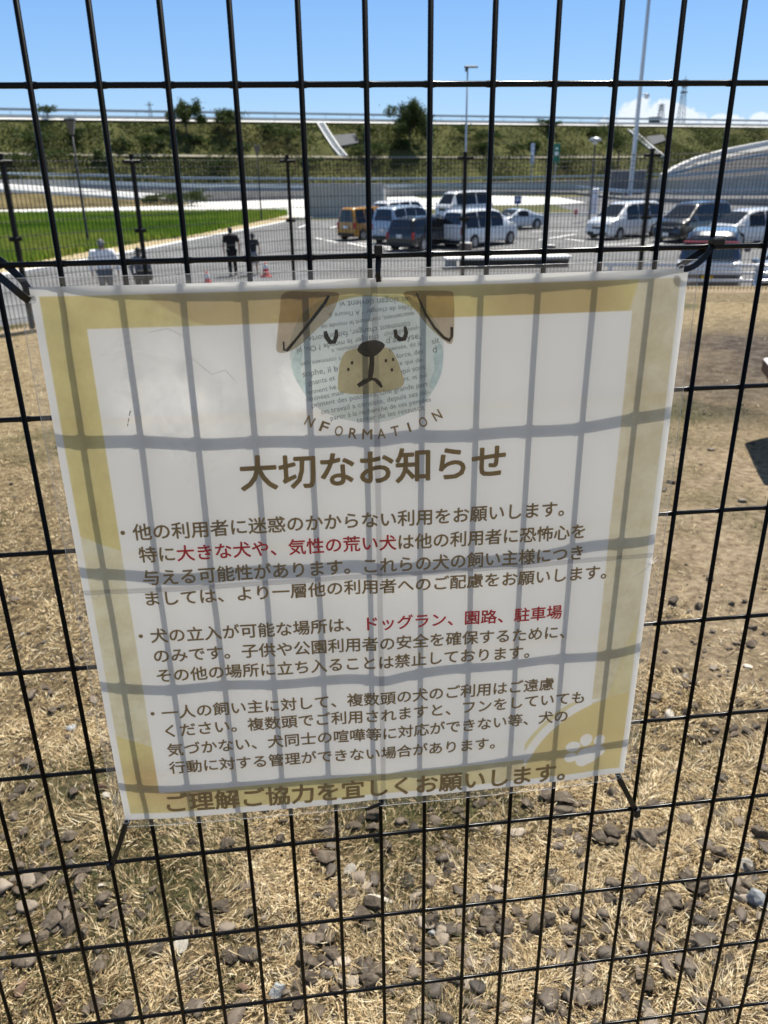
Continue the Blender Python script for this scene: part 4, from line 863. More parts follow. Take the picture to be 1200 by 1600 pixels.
guard_rail([BA + np.array([0, 0, 1.75]) - bnrm * .8, BA + bu * BL_ * .96 + np.array([0, 0, 1.75]) - bnrm * .8], 'long guard rail along the expressway on top of the bank', st=6.2, beams=((-.50, .50),), drop=1.8, group=None)
def bank(px, py, lift=.25):
    n_ = np.cross(bu, SLP); d = ray(px, py); t = ((PLa - CAM) @ n_) / (d @ n_); return CAM + d * t + np.array([0, 0, lift])
# scrub cover: one mass of leaf clumps
ns = 230000; uu = rng.uniform(0, 1, ns); vv = rng.uniform(.0, .95, ns); cl = fnoise(uu * BL_, vv * 27, .10, 71, 5); hgt = fnoise(uu * BL_, vv * 27, .22, 81, 3)
kp_ = rng.uniform(0, 1, ns) < np.clip((cl - .26) * 3.2, .06, 1); uu, vv, cl, hgt = uu[kp_], vv[kp_], cl[kp_], hgt[kp_]; ns = len(uu)
C0 = BA + np.outer(uu * BL_, bu) + np.outer(vv, SLP); C0[:, 2] += rng.uniform(0, 1, ns) * np.clip((hgt - .36) * 3.0, .15, 1.3) * np.clip(vv * 5, .15, 1)
def leaf_tris(C, size, rng_):
    n = len(C); a = rng_.normal(0, 1, (n, 3)); a /= np.linalg.norm(a, axis=1)[:, None]; b_ = np.cross(a, rng_.normal(0, 1, (n, 3))); b_ /= np.linalg.norm(b_, axis=1)[:, None]
    s_ = size if np.isscalar(size) else size[:, None]
    return np.stack([C + a * s_, C - a * s_ * .5 + b_ * s_ * .8, C - a * s_ * .5 - b_ * s_ * .8], 1).reshape(-1, 3), np.arange(3 * n).reshape(-1, 3)
Vt, Ft = leaf_tris(C0, rng.uniform(.12, .34, ns), rng); kind_ = fnoise(uu * BL_, vv * 27, .07, 91, 3)
tone = np.clip(kind_ * 1.1 - .06 + .18 * (uu < .47) - .06 + rng.normal(0, .11, ns), 0, 1)
tag(np_mesh('scrub', Vt, Ft, leaf_mat('scrub_leaf', [(0, (.030, .040, .011)), (.4, (.060, .084, .018)), (.7, (.100, .108, .031)), (1, (.14, .108, .052))], None, .3), dict(tone=np.repeat(tone, 3))), 'dry grass and low green scrub over the bank', 'scrub', kind='stuff')
P0 = [bank(x, y, .35) for x, y in ((-60, 241), (150, 243), (400, 245.5), (700, 247), (1010, 246))]; P1 = [p + SLP * .028 for p in P0]
tag(MB().add([tuple(q) for pq in zip(P0, P1) for q in pq], [(2 * i, 2 * i + 1, 2 * i + 3, 2 * i + 2) for i in range(4)]).build('berm_path', mat('berm_gravel', (.26, .24, .18), .95, noise=.3, nscale=.3, spec=.1)), kind='structure')
# concrete stair chutes on the bank
def chute(pixs, label, panel):
    P = [bank(x, y, .15) for x, y in pixs]; r = tag(empty('drain_stairs', tuple(P[0])), label, 'stairs', 'concrete drain stairs on the bank'); o = P[0]
    for sgn in (-1, 1):
        MB().ribbon([tuple(p - o + np.array([sgn * .75, 0, .10])) for p in P], .35, .5, (0, -.5, 1)).build('side_wall', conc_w, r)
    mb = MB(); n = 22
    for k in range(n):
        t_ = k / n * (len(P) - 1); i = min(int(t_), len(P) - 2); p = P[i] + (P[i + 1] - P[i]) * (t_ - i) - o; mb.box(tuple(p + np.array([0, 0, -.25])), (1.3, 1.3, .5))
    mb.build('steps', conc_w, r)
    q = [bank(x, y, .5) - o for x, y in panel]; q2 = [p - np.array([0, -.3, .5]) for p in q]
    MB().add([tuple(p) for p in q + q2], [(0, 1, 2, 3), (7, 6, 5, 4), (0, 4, 5, 1), (1, 5, 6, 2), (2, 6, 7, 3), (3, 7, 4, 0)]).build('lining_slab', mat('grey_slab', (.045, .05, .058), .8, noise=.2, nscale=.6), r, recalc=True)
chute([(500, 193), (511, 211), (524, 231), (537, 246)], 'white concrete drain stairs with a grey slab, down the middle of the bank', [(519, 215), (555, 212), (561, 226), (531, 232)])
chute([(985, 204), (1001, 219), (1017, 233), (1034, 246)], 'white concrete drain stairs on the bank behind the tall lighting pole', [(1004, 217), (1036, 213), (1040, 222), (1020, 229)])

# curved ramp rising to the right
OUT = pts_of([(1036, 271, 128), (1060, 257, 134), (1090, 244, 140), (1140, 230.5, 148), (1200, 219, 158), (1320, 203, 172)])
INN = pts_of([(1040, 273, 118), (1075, 270.5, 112), (1110, 267.5, 110), (1150, 265, 108), (1200, 261, 106), (1320, 252, 100)])
def loft(name, P, Q, m, lift, a=0, b_=1):
    vs = []
    for p, q in zip(dense(P, 4) if False else P, Q): p, q = np.array(p), np.array(q); vs += [tuple(q + (p - q) * a + np.array([0, 0, lift])), tuple(q + (p - q) * b_ + np.array([0, 0, lift]))]
    return tag(MB().add(vs, [(2 * i, 2 * i + 2, 2 * i + 3, 2 * i + 1) for i in range(len(P) - 1)]).build(name, m), kind='structure')
loft('ramp_road', OUT, INN, mat('ramp_asphalt', (.055, .055, .058), .9, noise=.25, nscale=.4, spec=.15), -.9); loft('ramp_shoulder', OUT, INN, mat('grey_shoulder', (.24, .24, .235), .9, noise=.2, nscale=.5), -.87, .80, .97)
guard_rail(INN, 'guard rail on the inner edge of the curved ramp at the right', st=5, beams=((-.42, .4),), drop=1.2)
wall_under(OUT, 'pale parapet on the outer edge of the curved ramp', -.1, .5, m=kerb); wall_under(INN, 'concrete side wall of the curved ramp', -.85, .4, m=concrete)
MIDR = [tuple(np.array(q) * .55 + np.array(p) * .45) for p, q in zip(OUT, INN)]
guard_rail(MIDR, 'guard rail in the middle of the curved ramp', st=5, beams=((-.42, .4),), drop=1.2)
gw = tag(empty('abutment', tuple(aty(978, 312, 110) * np.array([1, 1, 0]) + np.array([0, 0, ZP]))), 'dark grey concrete abutment wall left of the curved ramp', 'wall'); MB().box((0, 0, 1.5), (4.8, .6, 3.2), .12, .05).build('wall_face', mat('dark_concrete', (.15, .155, .16), .9, noise=.2, nscale=.6), gw); MB().box((0, -.05, 3.18), (5.0, .8, .16), .12, .03).build('coping', concrete, gw)

# grey cabin / container at the far kerb
cl_, cr_ = A(483, 340.5), A(605, 339.5); cc = (np.array(cl_) + np.array(cr_)) / 2; rz = math.atan2(cr_[1] - cl_[1], cr_[0] - cl_[0]); LW = float(np.linalg.norm(np.array(cr_) - np.array(cl_)))
ct = tag(empty('container', (cc[0], cc[1] + 1.2, ZP), rz), 'long grey corrugated container standing at the far kerb of the car park', 'container')
cm = mat('container_grey', (.47, .45, .40), .7, noise=.12, nscale=1.2, spec=.3); mb = MB(); nrib = 44; xs = []
for k in range(nrib): x0 = -LW / 2 + .1 + (LW - .2) * k / nrib; s_ = (LW - .2) / nrib; xs += [(x0, 0), (x0 + s_ * .4, 0), (x0 + s_ * .5, .036), (x0 + s_ * .9, .036)]
vs = []
for x, dy in xs: vs += [(x, -1.2 + dy, .16), (x, -1.2 + dy, 2.48)]
mb.add(vs, [(2 * i, 2 * i + 2, 2 * i + 3, 2 * i + 1) for i in range(len(xs) - 1)]); mb.build('side_panel', cm, ct)
MB().box((0, .02, 1.32), (LW - .12, 2.30, 2.3)).build('inner_shell', cm, ct); MB().box((0, 0, 2.54), (LW, 2.44, .12), 0, .02).build('roof', mat('container_roof', (.40, .41, .41), .6, noise=.15, nscale=1), ct)
MB().box((0, 0, .08), (LW, 2.44, .16), 0, .02).build('base_frame', mat('rusty_frame', (.16, .13, .07), .8, noise=.3, nscale=3), ct)
for sx in (-1, 1):
    for sy in (-1, 1): MB().box((sx * (LW / 2 - .06), sy * 1.16, 1.31), (.13, .13, 2.4), 0, .02).build('corner_post', mat('container_post', (.55, .55, .55), .6), ct)

# lighting poles, masts, signs
steel = mat('grey_steel', (.42, .44, .46), .4, metal=.4, noise=.08, nscale=2); darks = mat('dark_steel', (.035, .037, .04), .45, spec=.4)
def root_at(name, px, py, z, label, cat, group=None, rz=0): p = atz(px, py, z); return tag(empty(name, (p[0], p[1], z), rz), label, cat, group), p
def hgt_for(p, py):      # height that carries the top to photo row py
    for h in np.arange(0, 60, .02):
        q = np.array([p[0], p[1], p[2] + h]) - CAM; 
        if 800 + FPX * (q @ Dn) / (q @ Fw) <= py: return h
    return 60
def pole(mb, h, r0, r1, n=12): return mb.lathe([(r0 * 1.8, 0), (r0 * 1.8, .05), (r0, .08), (r0, .5), ((r0 + r1) / 2, h / 2), (r1, h)], (0, 0, 0), n)
r, p = root_at('light_pole', 725, 345, ZP, 'slim grey lighting pole with a flat T head, rising behind the white van', 'light pole'); h = hgt_for(p, 106)
pole(MB(), h, .10, .055).build('pole', steel, r, True); MB().box((.25, 0, h + .06), (1.0, .22, .14), 0, .04).box((-.12, 0, h - .1), (.12, .1, .3), 0, .02).build('lamp_head', darks, r)
pr = aty(986, 284, 108); pr = np.array([pr[0], pr[1], ZP]); r = tag(empty('light_pole', tuple(pr)), 'very tall pale lighting pole on the right, its top out of the frame', 'light pole')
pole(MB(), 34, .30, .16, 16).build('pole', mat('pale_steel', (.50, .53, .56), .4, metal=.3), r, True)
hc = hgt_for(pr, 147); MB().tube([(.25, 0, hc), (.9, 0, hc + .05)], .06).lathe([(.05, -.55), (.26, -.45), (.33, -.22), (.3, 0), (.05, .05)], (.95, 0, hc), 14).build('camera_dome', mat('white_plastic', (.7, .7, .7), .4), r)
r, p = root_at('lamp_post', 139, 385, ZP, 'dark lamp post with a square tapered head on the left, behind the man in white', 'lamp post', 'dark lamp posts in the park'); h = hgt_for(p, 186)
def square_lamp(r, h):
    pole(MB(), h - .7, .075, .045).build('pole', darks, r, True); mb = MB(); s0, s1 = .08, .23
    mb.add([(-s0, -s0, h - .75), (s0, -s0, h - .75), (s0, s0, h - .75), (-s0, s0, h - .75), (-s1, -s1, h - .12), (s1, -s1, h - .12), (s1, s1, h - .12), (-s1, s1, h - .12)], [(3, 2, 1, 0), (0, 1, 5, 4), (1, 2, 6, 5), (2, 3, 7, 6), (3, 0, 4, 7), (4, 5, 6, 7)]); mb.build('lamp_glass', mat('smoked_glass', (.06, .065, .07), .2), r)
    MB().box((0, 0, h - .05), (.56, .56, .10), 0, .03).build('lamp_cap', darks, r)
square_lamp(r, h)
r, p = root_at('lamp_post', 409, 345, ZP, 'thin dark lamp post by the end of the crop field', 'lamp post', 'dark lamp posts in the park'); square_lamp(r, hgt_for(p, 227))
r, p = root_at('lamp_post', 920, 345, ZP, 'grey lamp post with a round mushroom head beside the white minivan', 'lamp post'); h = hgt_for(p, 214)
pole(MB(), h - .45, .075, .05).build('pole', darks, r, True); MB().lathe([(.10, -.5), (.16, -.42), (.16, -.3), (.1, -.26)], (0, 0, h), 16).build('lamp_glass', mat('frosted_glass', (.6, .6, .58), .3), r, True); MB().lathe([(.42, -.26), (.45, -.20), (.30, -.06), (.05, 0)], (0, 0, h), 18).build('lamp_cap', steel, r, True)
def sign_post(name, px, py, Y, w_, h_, H, m, label, cat, zb=None):
    p = aty(px, py, Y); zb = ZP if zb is None else zb; r = tag(empty(name, (p[0], p[1], zb)), label, cat)
    zc = p[2] - zb; MB().tube([(0, .05, 0), (0, .05, zc + h_ / 2)], .06 * max(1, Y / 100), 8).build('pole', steel, r); b_ = MB().box((0, 0, zc), (w_, .06, h_), -.15, .02).build('sign_board', m, r); MB().box((0, -.035, zc), (w_ * .55, .01, h_ * .18), -.15).box((0, -.036, zc + h_ * .25), (w_ * .4, .01, h_ * .1), -.15).build('marking', mat('sign_white', (.75, .76, .76), .5), b_); return r
sign_post('road_sign', 869.5, 240, 138, 1.1, 3.0, 4, mat('sign_green', (.01, .16, .09), .5), 'tall narrow green road sign standing in front of the bank', 'road sign')
sign_post('road_sign', 832, 240, 138, .6, 3.0, 4, mat('sign_pale_blue', (.36, .44, .60), .5), 'slim pale blue and white road sign left of the green one', 'road sign')
sign_post('parking_sign', 809, 312.5, 73, .62, .66, 3, mat('sign_blue', (.012, .065, .28), .45), 'small square blue sign on a white post above the silver coupe', 'sign')
r = sign_post('warning_sign', 811, 331, 71, .32, .32, 1.6, mat('signal_red', (.50, .02, .03), .5), 'small red sign on a post behind the silver coupe', 'sign')
r = sign_post('warning_sign', 900, 331, 66, .30, .36, 1.6, mat('signal_red'), 'small red sign on a post left of the white banner', 'sign')
p = atz(921, 347, ZP); r = tag(empty('banner', (p[0], p[1], ZP)), 'narrow white upright banner beside the lamp post', 'banner'); MB().tube([(0, 0, 0), (0, 0, 2.3)], .02, 6).tube([(0, 0, 2.25), (.5, 0, 2.25)], .015, 6).build('pole', steel, r)
MB().grid(lambda u, v: (.02 + .46 * u, .05 * math.sin(5 * v + 3 * u), .55 + 1.68 * v), 6, 14).build('cloth', mat('banner_cloth', (.70, .68, .72), .8, noise=.15, nscale=5), r)
# masts and hut on the bank, pylon far off
def lattice(px, py0, py1, Y, wd, label, kind='mast'):
    p = aty(px, py0, Y); q = aty(px, py1, Y); h = q[2] - p[2]; r = tag(empty('radio_mast', tuple(p)), label, kind); mb = MB()
    for sx, sy in ((-1, -1), (1, -1), (1, 1), (-1, 1)): mb.tube([(sx * wd, sy * wd, 0), (sx * wd * .3, sy * wd * .3, h)], .09, 5)
    n = 9
    for k in range(n):
        f0, f1 = 1 - .7 * k / n, 1 - .7 * (k + 1) / n
        for s_ in (-1, 1): mb.tube([(s_ * wd * f0, -wd * f0, h * k / n), (-s_ * wd * f1, -wd * f1, h * (k + 1) / n)], .055, 4); mb.tube([(-wd * f0, s_ * wd * f0, h * k / n), (-wd * f1, -s_ * wd * f1, h * (k + 1) / n)], .055, 4)
    mb.build('lattice', mat('mast_steel', (.22, .23, .24), .6), r); m2 = MB(); m2.tube([(0, 0, h), (0, 0, h * 1.08)], .08, 5)
    for k in (.72, .86, .97): m2.box((0, 0, h * k), (wd * 1.5, wd * 1.5, h * .03), .3)
    m2.build('antenna', mat('mast_steel'), r); return r
lattice(1062.5, 196, 124, 262, 1.0, 'tall lattice radio mast on the bank in front of the cloud')
lattice(1031, 193, 163, 262, 1.0, 'short radio mast beside the small hut on the bank')
p = aty(1022, 194, 250); r = tag(empty('hut', (p[0], p[1], 12.5)), 'small dark hut on top of the bank below the cloud', 'hut'); MB().box((0, 0, 1.1), (2.6, 2, 2.2), .3, .05).build('wall', mat('hut_wall', (.07, .075, .08), .7), r); MB().box((0, 0, 2.28), (3.0, 2.4, .16), .3, .03).build('roof', darks, r)
p = aty(236, 186, 700); r = tag(empty('pylon', (p[0], p[1], 0)), 'distant power pylon faint on the skyline at left', 'pylon'); mb = MB(); h = aty(236, 159, 700)[2]
for sx, sy in ((-1, -1), (1, -1), (1, 1), (-1, 1)): mb.tube([(sx * 4, sy * 4, 0), (sx * 1.2, sy * 1.2, h * .72), (sx * .5, sy * .5, h)], .28, 4)
for k in range(12):
    z0, z1 = h * k / 12, h * (k + 1) / 12; f0 = 4 - 2.8 * min(1, k / 8.6) if k < 9 else 1.0; mb.tube([(-f0, -f0, z0), (f0 * .9, -f0 * .9, z1)], .16, 4); mb.tube([(f0, -f0, z0), (-f0 * .9, -f0 * .9, z1)], .16, 4)
mb.build('lattice', mat('pylon_steel', (.30, .34, .38), .6), r); mb = MB()
for z, l in ((.74, 5), (.86, 4.2), (.96, 3.2)): mb.tube([(-l, 0, h * z), (l, 0, h * z)], .3, 4)
mb.build('cross_arm', mat('pylon_steel'), r)

# ------------------------------------------------------------------ bushes and trees on the bank
LEAF = leaf_mat('tree_leaf', [(0, (.018, .030, .008)), (.5, (.048, .074, .017)), (1, (.11, .14, .036))], None, .3)
bark = mat('bark', (.09, .07, .05), .9, noise=.3, nscale=4)
def tree(px, py, h, wd, seed, label, dens=1.0, name='tree', n=2600, leaf=.22, low=.5, group=None):
    p = bank(px, py, 0) if isinstance(py, (int, float)) else py; r_ = np.random.default_rng(seed); r = tag(empty(name, tuple(p)), label, 'tree' if name == 'tree' else 'bush', group)
    mb = MB(); th = h * .45; top = []
    mb.tube([(0, 0, -.3), (.08 * h * .2, 0, th * .5), (0, .02 * h, th)], [.045 * h * .5 + .03, .03 * h * .5 + .03, .02 * h * .5 + .02], 7)
    for k in range(7):
        a = 2 * math.pi * k / 7 + r_.uniform(-.4, .4); l = wd * r_.uniform(.25, .48); z1 = h * r_.uniform(low, .95); q = (l * math.cos(a), l * math.sin(a), z1); top.append(q)
        mb.tube([(0, 0, th * r_.uniform(.4, .9)), (q[0] * .5, q[1] * .5, th * .5 + z1 * .5), q], [.03 * h * .4, .02 * h * .3, .01], 5)
    mb.build('trunk', bark, r)
    C = []
    for q in top + [(0, 0, h * .85), (0, 0, h * .6)]:
        for _ in range(5):
            c = np.array(q) + r_.normal(0, 1, 3) * np.array([wd * .13, wd * .13, h * .10]); m_ = int(n / 45 * dens * r_.uniform(.4, 1.5)); C.append(c + r_.normal(0, 1, (m_, 3)) * np.array([wd * .075, wd * .075, h * .06]))
    C = np.concatenate(C); C = C[C[:, 2] > .05]; Vt, Ft = leaf_tris(C, r_.uniform(leaf * .5, leaf, len(C)), r_)
    tone = np.clip(r_.normal(.5, .2, len(C)), 0, 1); np_mesh('crown', Vt, Ft, LEAF, dict(tone=np.repeat(tone, 3)), r); return r
tree(292, 212, 6.4, 6.0, 1, 'dark leafy tree with an open top standing over the rail at left', 2.0, leaf=.28)
tree(357, 208, 4.4, 6.0, 2, 'small round dark bush on the bank right of the leafy tree', 1.6, 'bush')
tree(640, 233, 10.2, 7.4, 3, 'largest bushy tree on the bank, above the parked vans', 2.6, n=4200, leaf=.28, low=.14)
_rb = random.Random(5)
for k in range(26):
    px = 20 + 46 * k + _rb.uniform(-18, 18); py = _rb.choice((212, 222, 232, 238, 256, 262)) + _rb.uniform(-4, 4)
    if 490 < px < 570 or 975 < px < 1200: continue
    tree(px, py, _rb.uniform(1.4, 2.6), _rb.uniform(3, 6), 100 + k, 'small bush among the scrub on the grassy bank', .5, 'bush', n=1500, leaf=.30, low=.2, group='small bushes scattered over the bank')
tree(75, 186, 2.4, 3.4, 4, 'thin twiggy bush against the sky at far left', .25, 'bush')
tree(858, 205, 2.6, 4, 5, 'little bush on the bank edge above the green sign', .7, 'bush')
tree(965, 262, 9.5, 9, 6, 'dark dense tree at the foot of the bank left of the tall pole', 2.0)
tree(240, 236, 3.0, 6, 7, 'low green shrub on the bank below the leafy tree', .9, 'bush')
tree(60, 232, 3.2, 7, 8, 'low brownish shrub on the bank at far left', .7, 'bush')
tree(450, 225, 3.0, 6, 9, 'low shrub on the bank left of the drain stairs', .8, 'bush')
tree(585, 250, 3.4, 7, 10, 'green shrub on the bank right of the drain stairs', 1.0, 'bush')
tree(760, 226, 3.2, 7, 11, 'low shrub on the bank right of the slim lighting pole', .8, 'bush')
tree(280, 306, 1.7, 5, 12, 'grey green reeds clump by the white yard', .8, 'bush', leaf=.12) if False else None
for k, (px, py, h, wd, lab) in enumerate(((300, 322, 1.6, 4.5, 'grey green bush at the left end of the white yard'), (255, 320, 1.3, 5, 'low grey green bush beside the white yard, nearer the dry bank'))):
    p = atz(px, py, ZP); tree(0, p, h, wd, 30 + k, lab, .8, 'bush', leaf=.16)

# ------------------------------------------------------------------ cars
glassm = mat('car_glass', (.012, .015, .02), .06, spec=.8); darkg = mat('privacy_glass', (.006, .007, .009), .10, spec=.28); tyrem = mat('tyre_rubber', (.015, .015, .016), .85); rimm = mat('alloy', (.45, .46, .48), .3, metal=.7); trimm = mat('black_trim', (.014, .014, .015), .5)
lampm = mat('headlamp', (.30, .32, .35), .08, spec=.9, coat=.6); redm = mat('tail_lamp', (.36, .008, .012), .15, coat=.5); platem = mat('plate_white', (.72, .72, .7), .5); platey = mat('plate_yellow', (.72, .50, .03), .5); chrome = mat('chrome', (.75, .76, .78), .12, metal=1)
PROF = dict(
    minivan=[(0, .28), (.004, .50), (.016, .60), (.05, .93), (.11, .985), (.35, 1), (.56, .985), (.655, .935), (.85, .60), (.95, .53), (.988, .43), (1, .26)],
    hiace=[(0, .26), (.004, .54), (.022, .93), (.07, .985), (.4, 1), (.76, .985), (.825, .93), (.935, .56), (.985, .47), (1, .24)],
    kei=[(0, .26), (.006, .5), (.03, .93), (.08, .985), (.5, 1), (.72, .985), (.79, .935), (.885, .60), (.98, .53), (1, .25)],
    coupe=[(0, .40), (.02, .66), (.10, .72), (.20, .80), (.36, .97), (.45, 1), (.53, .97), (.70, .68), (.92, .55), (.985, .46), (1, .30)])
WIN = dict(minivan=(.016, .05, .655, .85, [(.055, .262), (.275, .468), (.48, .69)]), hiace=(.005, .022, .825, .935, [(.06, .36), (.38, .64), (.68, .83)]), kei=(.008, .03, .79, .885, [(.06, .28), (.30, .54), (.57, .80)]), coupe=(.20, .36, .53, .70, [(.36, .56)]))
def car(label, kind, px, py, head, colr, L_=4.7, W=1.74, H=1.85, belt=.51, plate=None, cat='car', name='parked_car', group='cars in the car park', xy=None, strip_=None, glass=None):
    p = atz(px, py, ZP) if xy is None else np.array([*xy, ZP]); r = tag(empty(name, (p[0], p[1], ZP + .008), R(head)), label, cat, group); PR = PROF[kind]; w = W / 2; bl0 = belt * H
    X_, Z_ = np.array([a for a, _ in PR]), np.array([b_ for _, b_ in PR]); top = lambda t: float(np.interp(t, X_, Z_)) * H
    def wx(t): return w * (1 - .16 * max(0, (t - .88) / .12) ** 2 - .07 * max(0, (.06 - t) / .06) ** 2)
    def sec(t):
        zt, ww = top(t), wx(t); zb = .20 if .02 < t < .98 else .26; bl = min(bl0, zt - .06); g_ = max(ww * .975 - .26 * max(0, zt - bl), ww * .60)
        return [(.80 * ww, zb), (.965 * ww, zb + .03), (ww, zb + .20 * (bl - zb)), (ww * 1.0, zb + .62 * (bl - zb)), (ww * .975, bl), ((ww * .975 + g_) / 2 + .01, (bl + zt - .07) / 2), (g_, max(bl + .01, zt - .07)), (g_ - .09, zt - .015), (g_ * .45, zt)], bl, zt, ww, g_
    ts = sorted(set(list(np.linspace(0, 1, 34)) + list(X_) + [.002, .01, .03, .995])); mb = MB(); vs = []
    for t in ts:
        s_ = sec(t)[0]; x = (t - .5) * L_; vs += [(x, -y, z) for y, z in s_] + [(x, y, z) for y, z in reversed(s_)]
    n = 18; mb.add(vs, [(i * n + k, (i + 1) * n + k, (i + 1) * n + (k + 1) % n, i * n + (k + 1) % n) for i in range(len(ts) - 1) for k in range(n)] + [tuple(range(n)), tuple((len(ts) - 1) * n + k for k in range(n - 1, -1, -1))])
    paintm = mat('paint_%d_%d_%d' % tuple(int(c * 1000) for c in colr), colr, .28, coat=.9, spec=.5); body = mb.build('body', paintm, r, True, True)
    rw0, rw1, f0, f1, sw = WIN[kind]; G = glass or glassm
    def yat(t, z):
        s_, bl, zt, ww, g_ = sec(t); a, b_ = bl, max(bl + .01, zt - .07); q = min(1, max(0, (z - a) / (b_ - a))); return ww * .975 + (g_ - ww * .975) * q + .014 * 4 * q * (1 - q)
    for side in (-1, 1):
        for (a, b_) in sw:
            def fn(u, v, a=a, b_=b_, side=side):
                t = a + (b_ - a) * u; s_, bl, zt, ww, g_ = sec(t); z0, z1 = bl + .02, max(bl + .03, zt - .11); z = z0 + (z1 - z0) * v; return ((t - .5) * L_, side * (yat(t, z) + .006), z)
            MB().grid(fn, 6, 4).build('side_window', glass or darkg, r, True)
        mx = (f1 - .035 if kind != 'hiace' else f1 - .02); MB().box(((mx - .5) * L_, side * (w + .10), bl0 + .10), (.14, .20, .15), 0, .04).build('mirror', paintm, r)
        MB().box(((.972 if kind != 'coupe' else .955) * L_ - .5 * L_, side * w * .66, top(.975) - .13), (.16, w * .40, .15), -side * .35, .04).build('headlight', lampm, r)
        MB().box((.012 * L_ - .5 * L_, side * w * .86, bl0 * .86 + .02), (.12, w * .20, .34 if kind != 'coupe' else .14), 0, .03).build('taillight', redm, r)
        for t in (.185, .815):
            x = (t - .5) * L_; wr = .31 if kind != 'kei' else .28
            MB().lathe([(wr + .055, 0), (wr + .055, .012), (wr + .02, .014)], (x, side * (w + .002) - (.012 if side < 0 else 0) + (0), wr), 24, 'y').build('wheel_arch', trimm, r)
            wh = MB().lathe([(wr * .62, -.10), (wr * .92, -.10), (wr, -.07), (wr, .07), (wr * .92, .10), (wr * .62, .10)], (x, side * (w - .07), wr), 28, 'y').build('wheel', tyrem, r, True)
            m2 = MB(); yo = side * (w + .032); m2.lathe([(wr * .66, -.012), (wr * .66, .012), (wr * .58, .016), (wr * .56, -.012)], (x, yo, wr), 26, 'y')
            for k in range(7):
                a = 2 * math.pi * k / 7; c, s_ = math.cos(a), math.sin(a); m2.tube([(x + c * .04, yo, wr + s_ * .04), (x + c * wr * .6, yo, wr + s_ * wr * .6)], [.035, .026], 5)
            m2.lathe([(.06, -.02), (.06, .02), (.03, .03)], (x, yo, wr), 12, 'y'); m2.build('rim', rimm, wh)
    def screen(t0, t1, inset, dx):
        def fn(u, v):
            t = t0 + (t1 - t0) * (.06 + .90 * v); s_, bl, zt, ww, g_ = sec(t); yy = (u * 2 - 1) * max(.2, g_ - .10 - inset); return ((t - .5) * L_ + dx, yy, zt - .015 * min(1, abs(yy) / max(.05, g_ * .9)) + .012)
        return MB().grid(fn, 8, 8)
    screen(f0, f1, .02, .010).build('windshield', G, r, True); screen(rw0, rw1, .06, -.014).build('rear_window', G, r, True)
    MB().box((-.5 * L_ - .012, 0, .34), (.10, W * .86, .16), 0, .04).build('rear_bumper', trimm, r); MB().box((.5 * L_ - .03, 0, .34), (.10, W * .72, .20), 0, .04).box((.5 * L_ - .035, 0, top(.985) - .22), (.07, W * .42, .13), 0, .03).build('front_grille', trimm, r)
    pm = plate or platem
    MB().box((-.5 * L_ - .03, 0, .72 if kind != 'coupe' else .5), (.02, .33, .165)).build('number_plate', pm, r); MB().box((.5 * L_ + .025, 0, .42), (.02, .33, .165)).build('number_plate', pm, r)
    MB().box(((.5) * L_ - .055, 0, top(.985) - .10), (.05, W * .46, .10), 0, .02).build('front_trim', chrome, r)
    return r
WH, SV, BK, OR, GB, DB = (.72, .73, .74), (.42, .47, .52), (.005, .005, .006), (.42, .20, .02), (.36, .44, .55), (.02, .035, .07)
car('white minivan seen from behind its right side, nearest of the middle row', 'minivan', 749, 383.5, 38, WH, 4.7, 1.74, 1.84, cat='minivan', name='parked_minivan')
car('black car parked between the white and the blue grey minivan', 'minivan', 664, 388, 46, BK, 4.4, 1.75, 1.58)
car('pale blue grey minivan with a white roof, left of the black car', 'minivan', 636, 377, 46, GB, 4.6, 1.72, 1.92, cat='minivan', name='parked_minivan')
car('orange kei van at the left end of the row, behind the wire', 'kei', 572, 373, 42, OR, 3.4, 1.48, 1.80, cat='van', name='parked_van')
car('white van in the row half hidden behind the blue grey minivan', 'kei', 626, 364.5, 44, WH, 4.2, 1.68, 1.98, cat='van', name='parked_van')
car('white tall van with a big windscreen at the back, under the slim pole', 'hiace', 724, 342.5, 215, WH, 5.0, 1.75, 2.12, .52, cat='van', name='parked_van')
car('low silver coupe parked at the far kerb', 'coupe', 801, 358.5, 204, SV, 4.1, 1.75, 1.28, .62)
car('white minivan facing left, alone in the right half of the car park', 'minivan', 974, 371, 212, WH, 5.0, 1.76, 1.92, cat='minivan', name='parked_minivan')
car('black minivan facing left beside the white minivan', 'minivan', 1080, 375, 212, BK, 5.0, 1.84, 1.94, cat='minivan', name='parked_minivan')
car('silver wagon with a pale roof behind the dark blue car at right', 'minivan', 1168, 382, 196, (.62, .63, .64), 4.8, 1.75, 1.72)
rcar = car('dark blue car seen square from the back behind the pipe rail', 'kei', 0, 0, 60, DB, 3.6, 1.74, 2.02, .58, platey, xy=(13.05, 23.3))
MB().box((-1.77, 0, 1.70), (.07, 1.50, .075), 0, .03).build('light_bar', mat('light_bar_red', (.24, .03, .045), .3), rcar); _bp = [(-1.74, 1.24), (-1.95, 1.19), (-2.10, 1.09), (-2.17, .98), (-2.15, .90), (-1.74, .87)]; _mb = MB(); _n = len(_bp); _ys = [(-.86, .35), (-.82, .8), (-.70, 1), (.70, 1), (.82, .8), (.86, .35)]
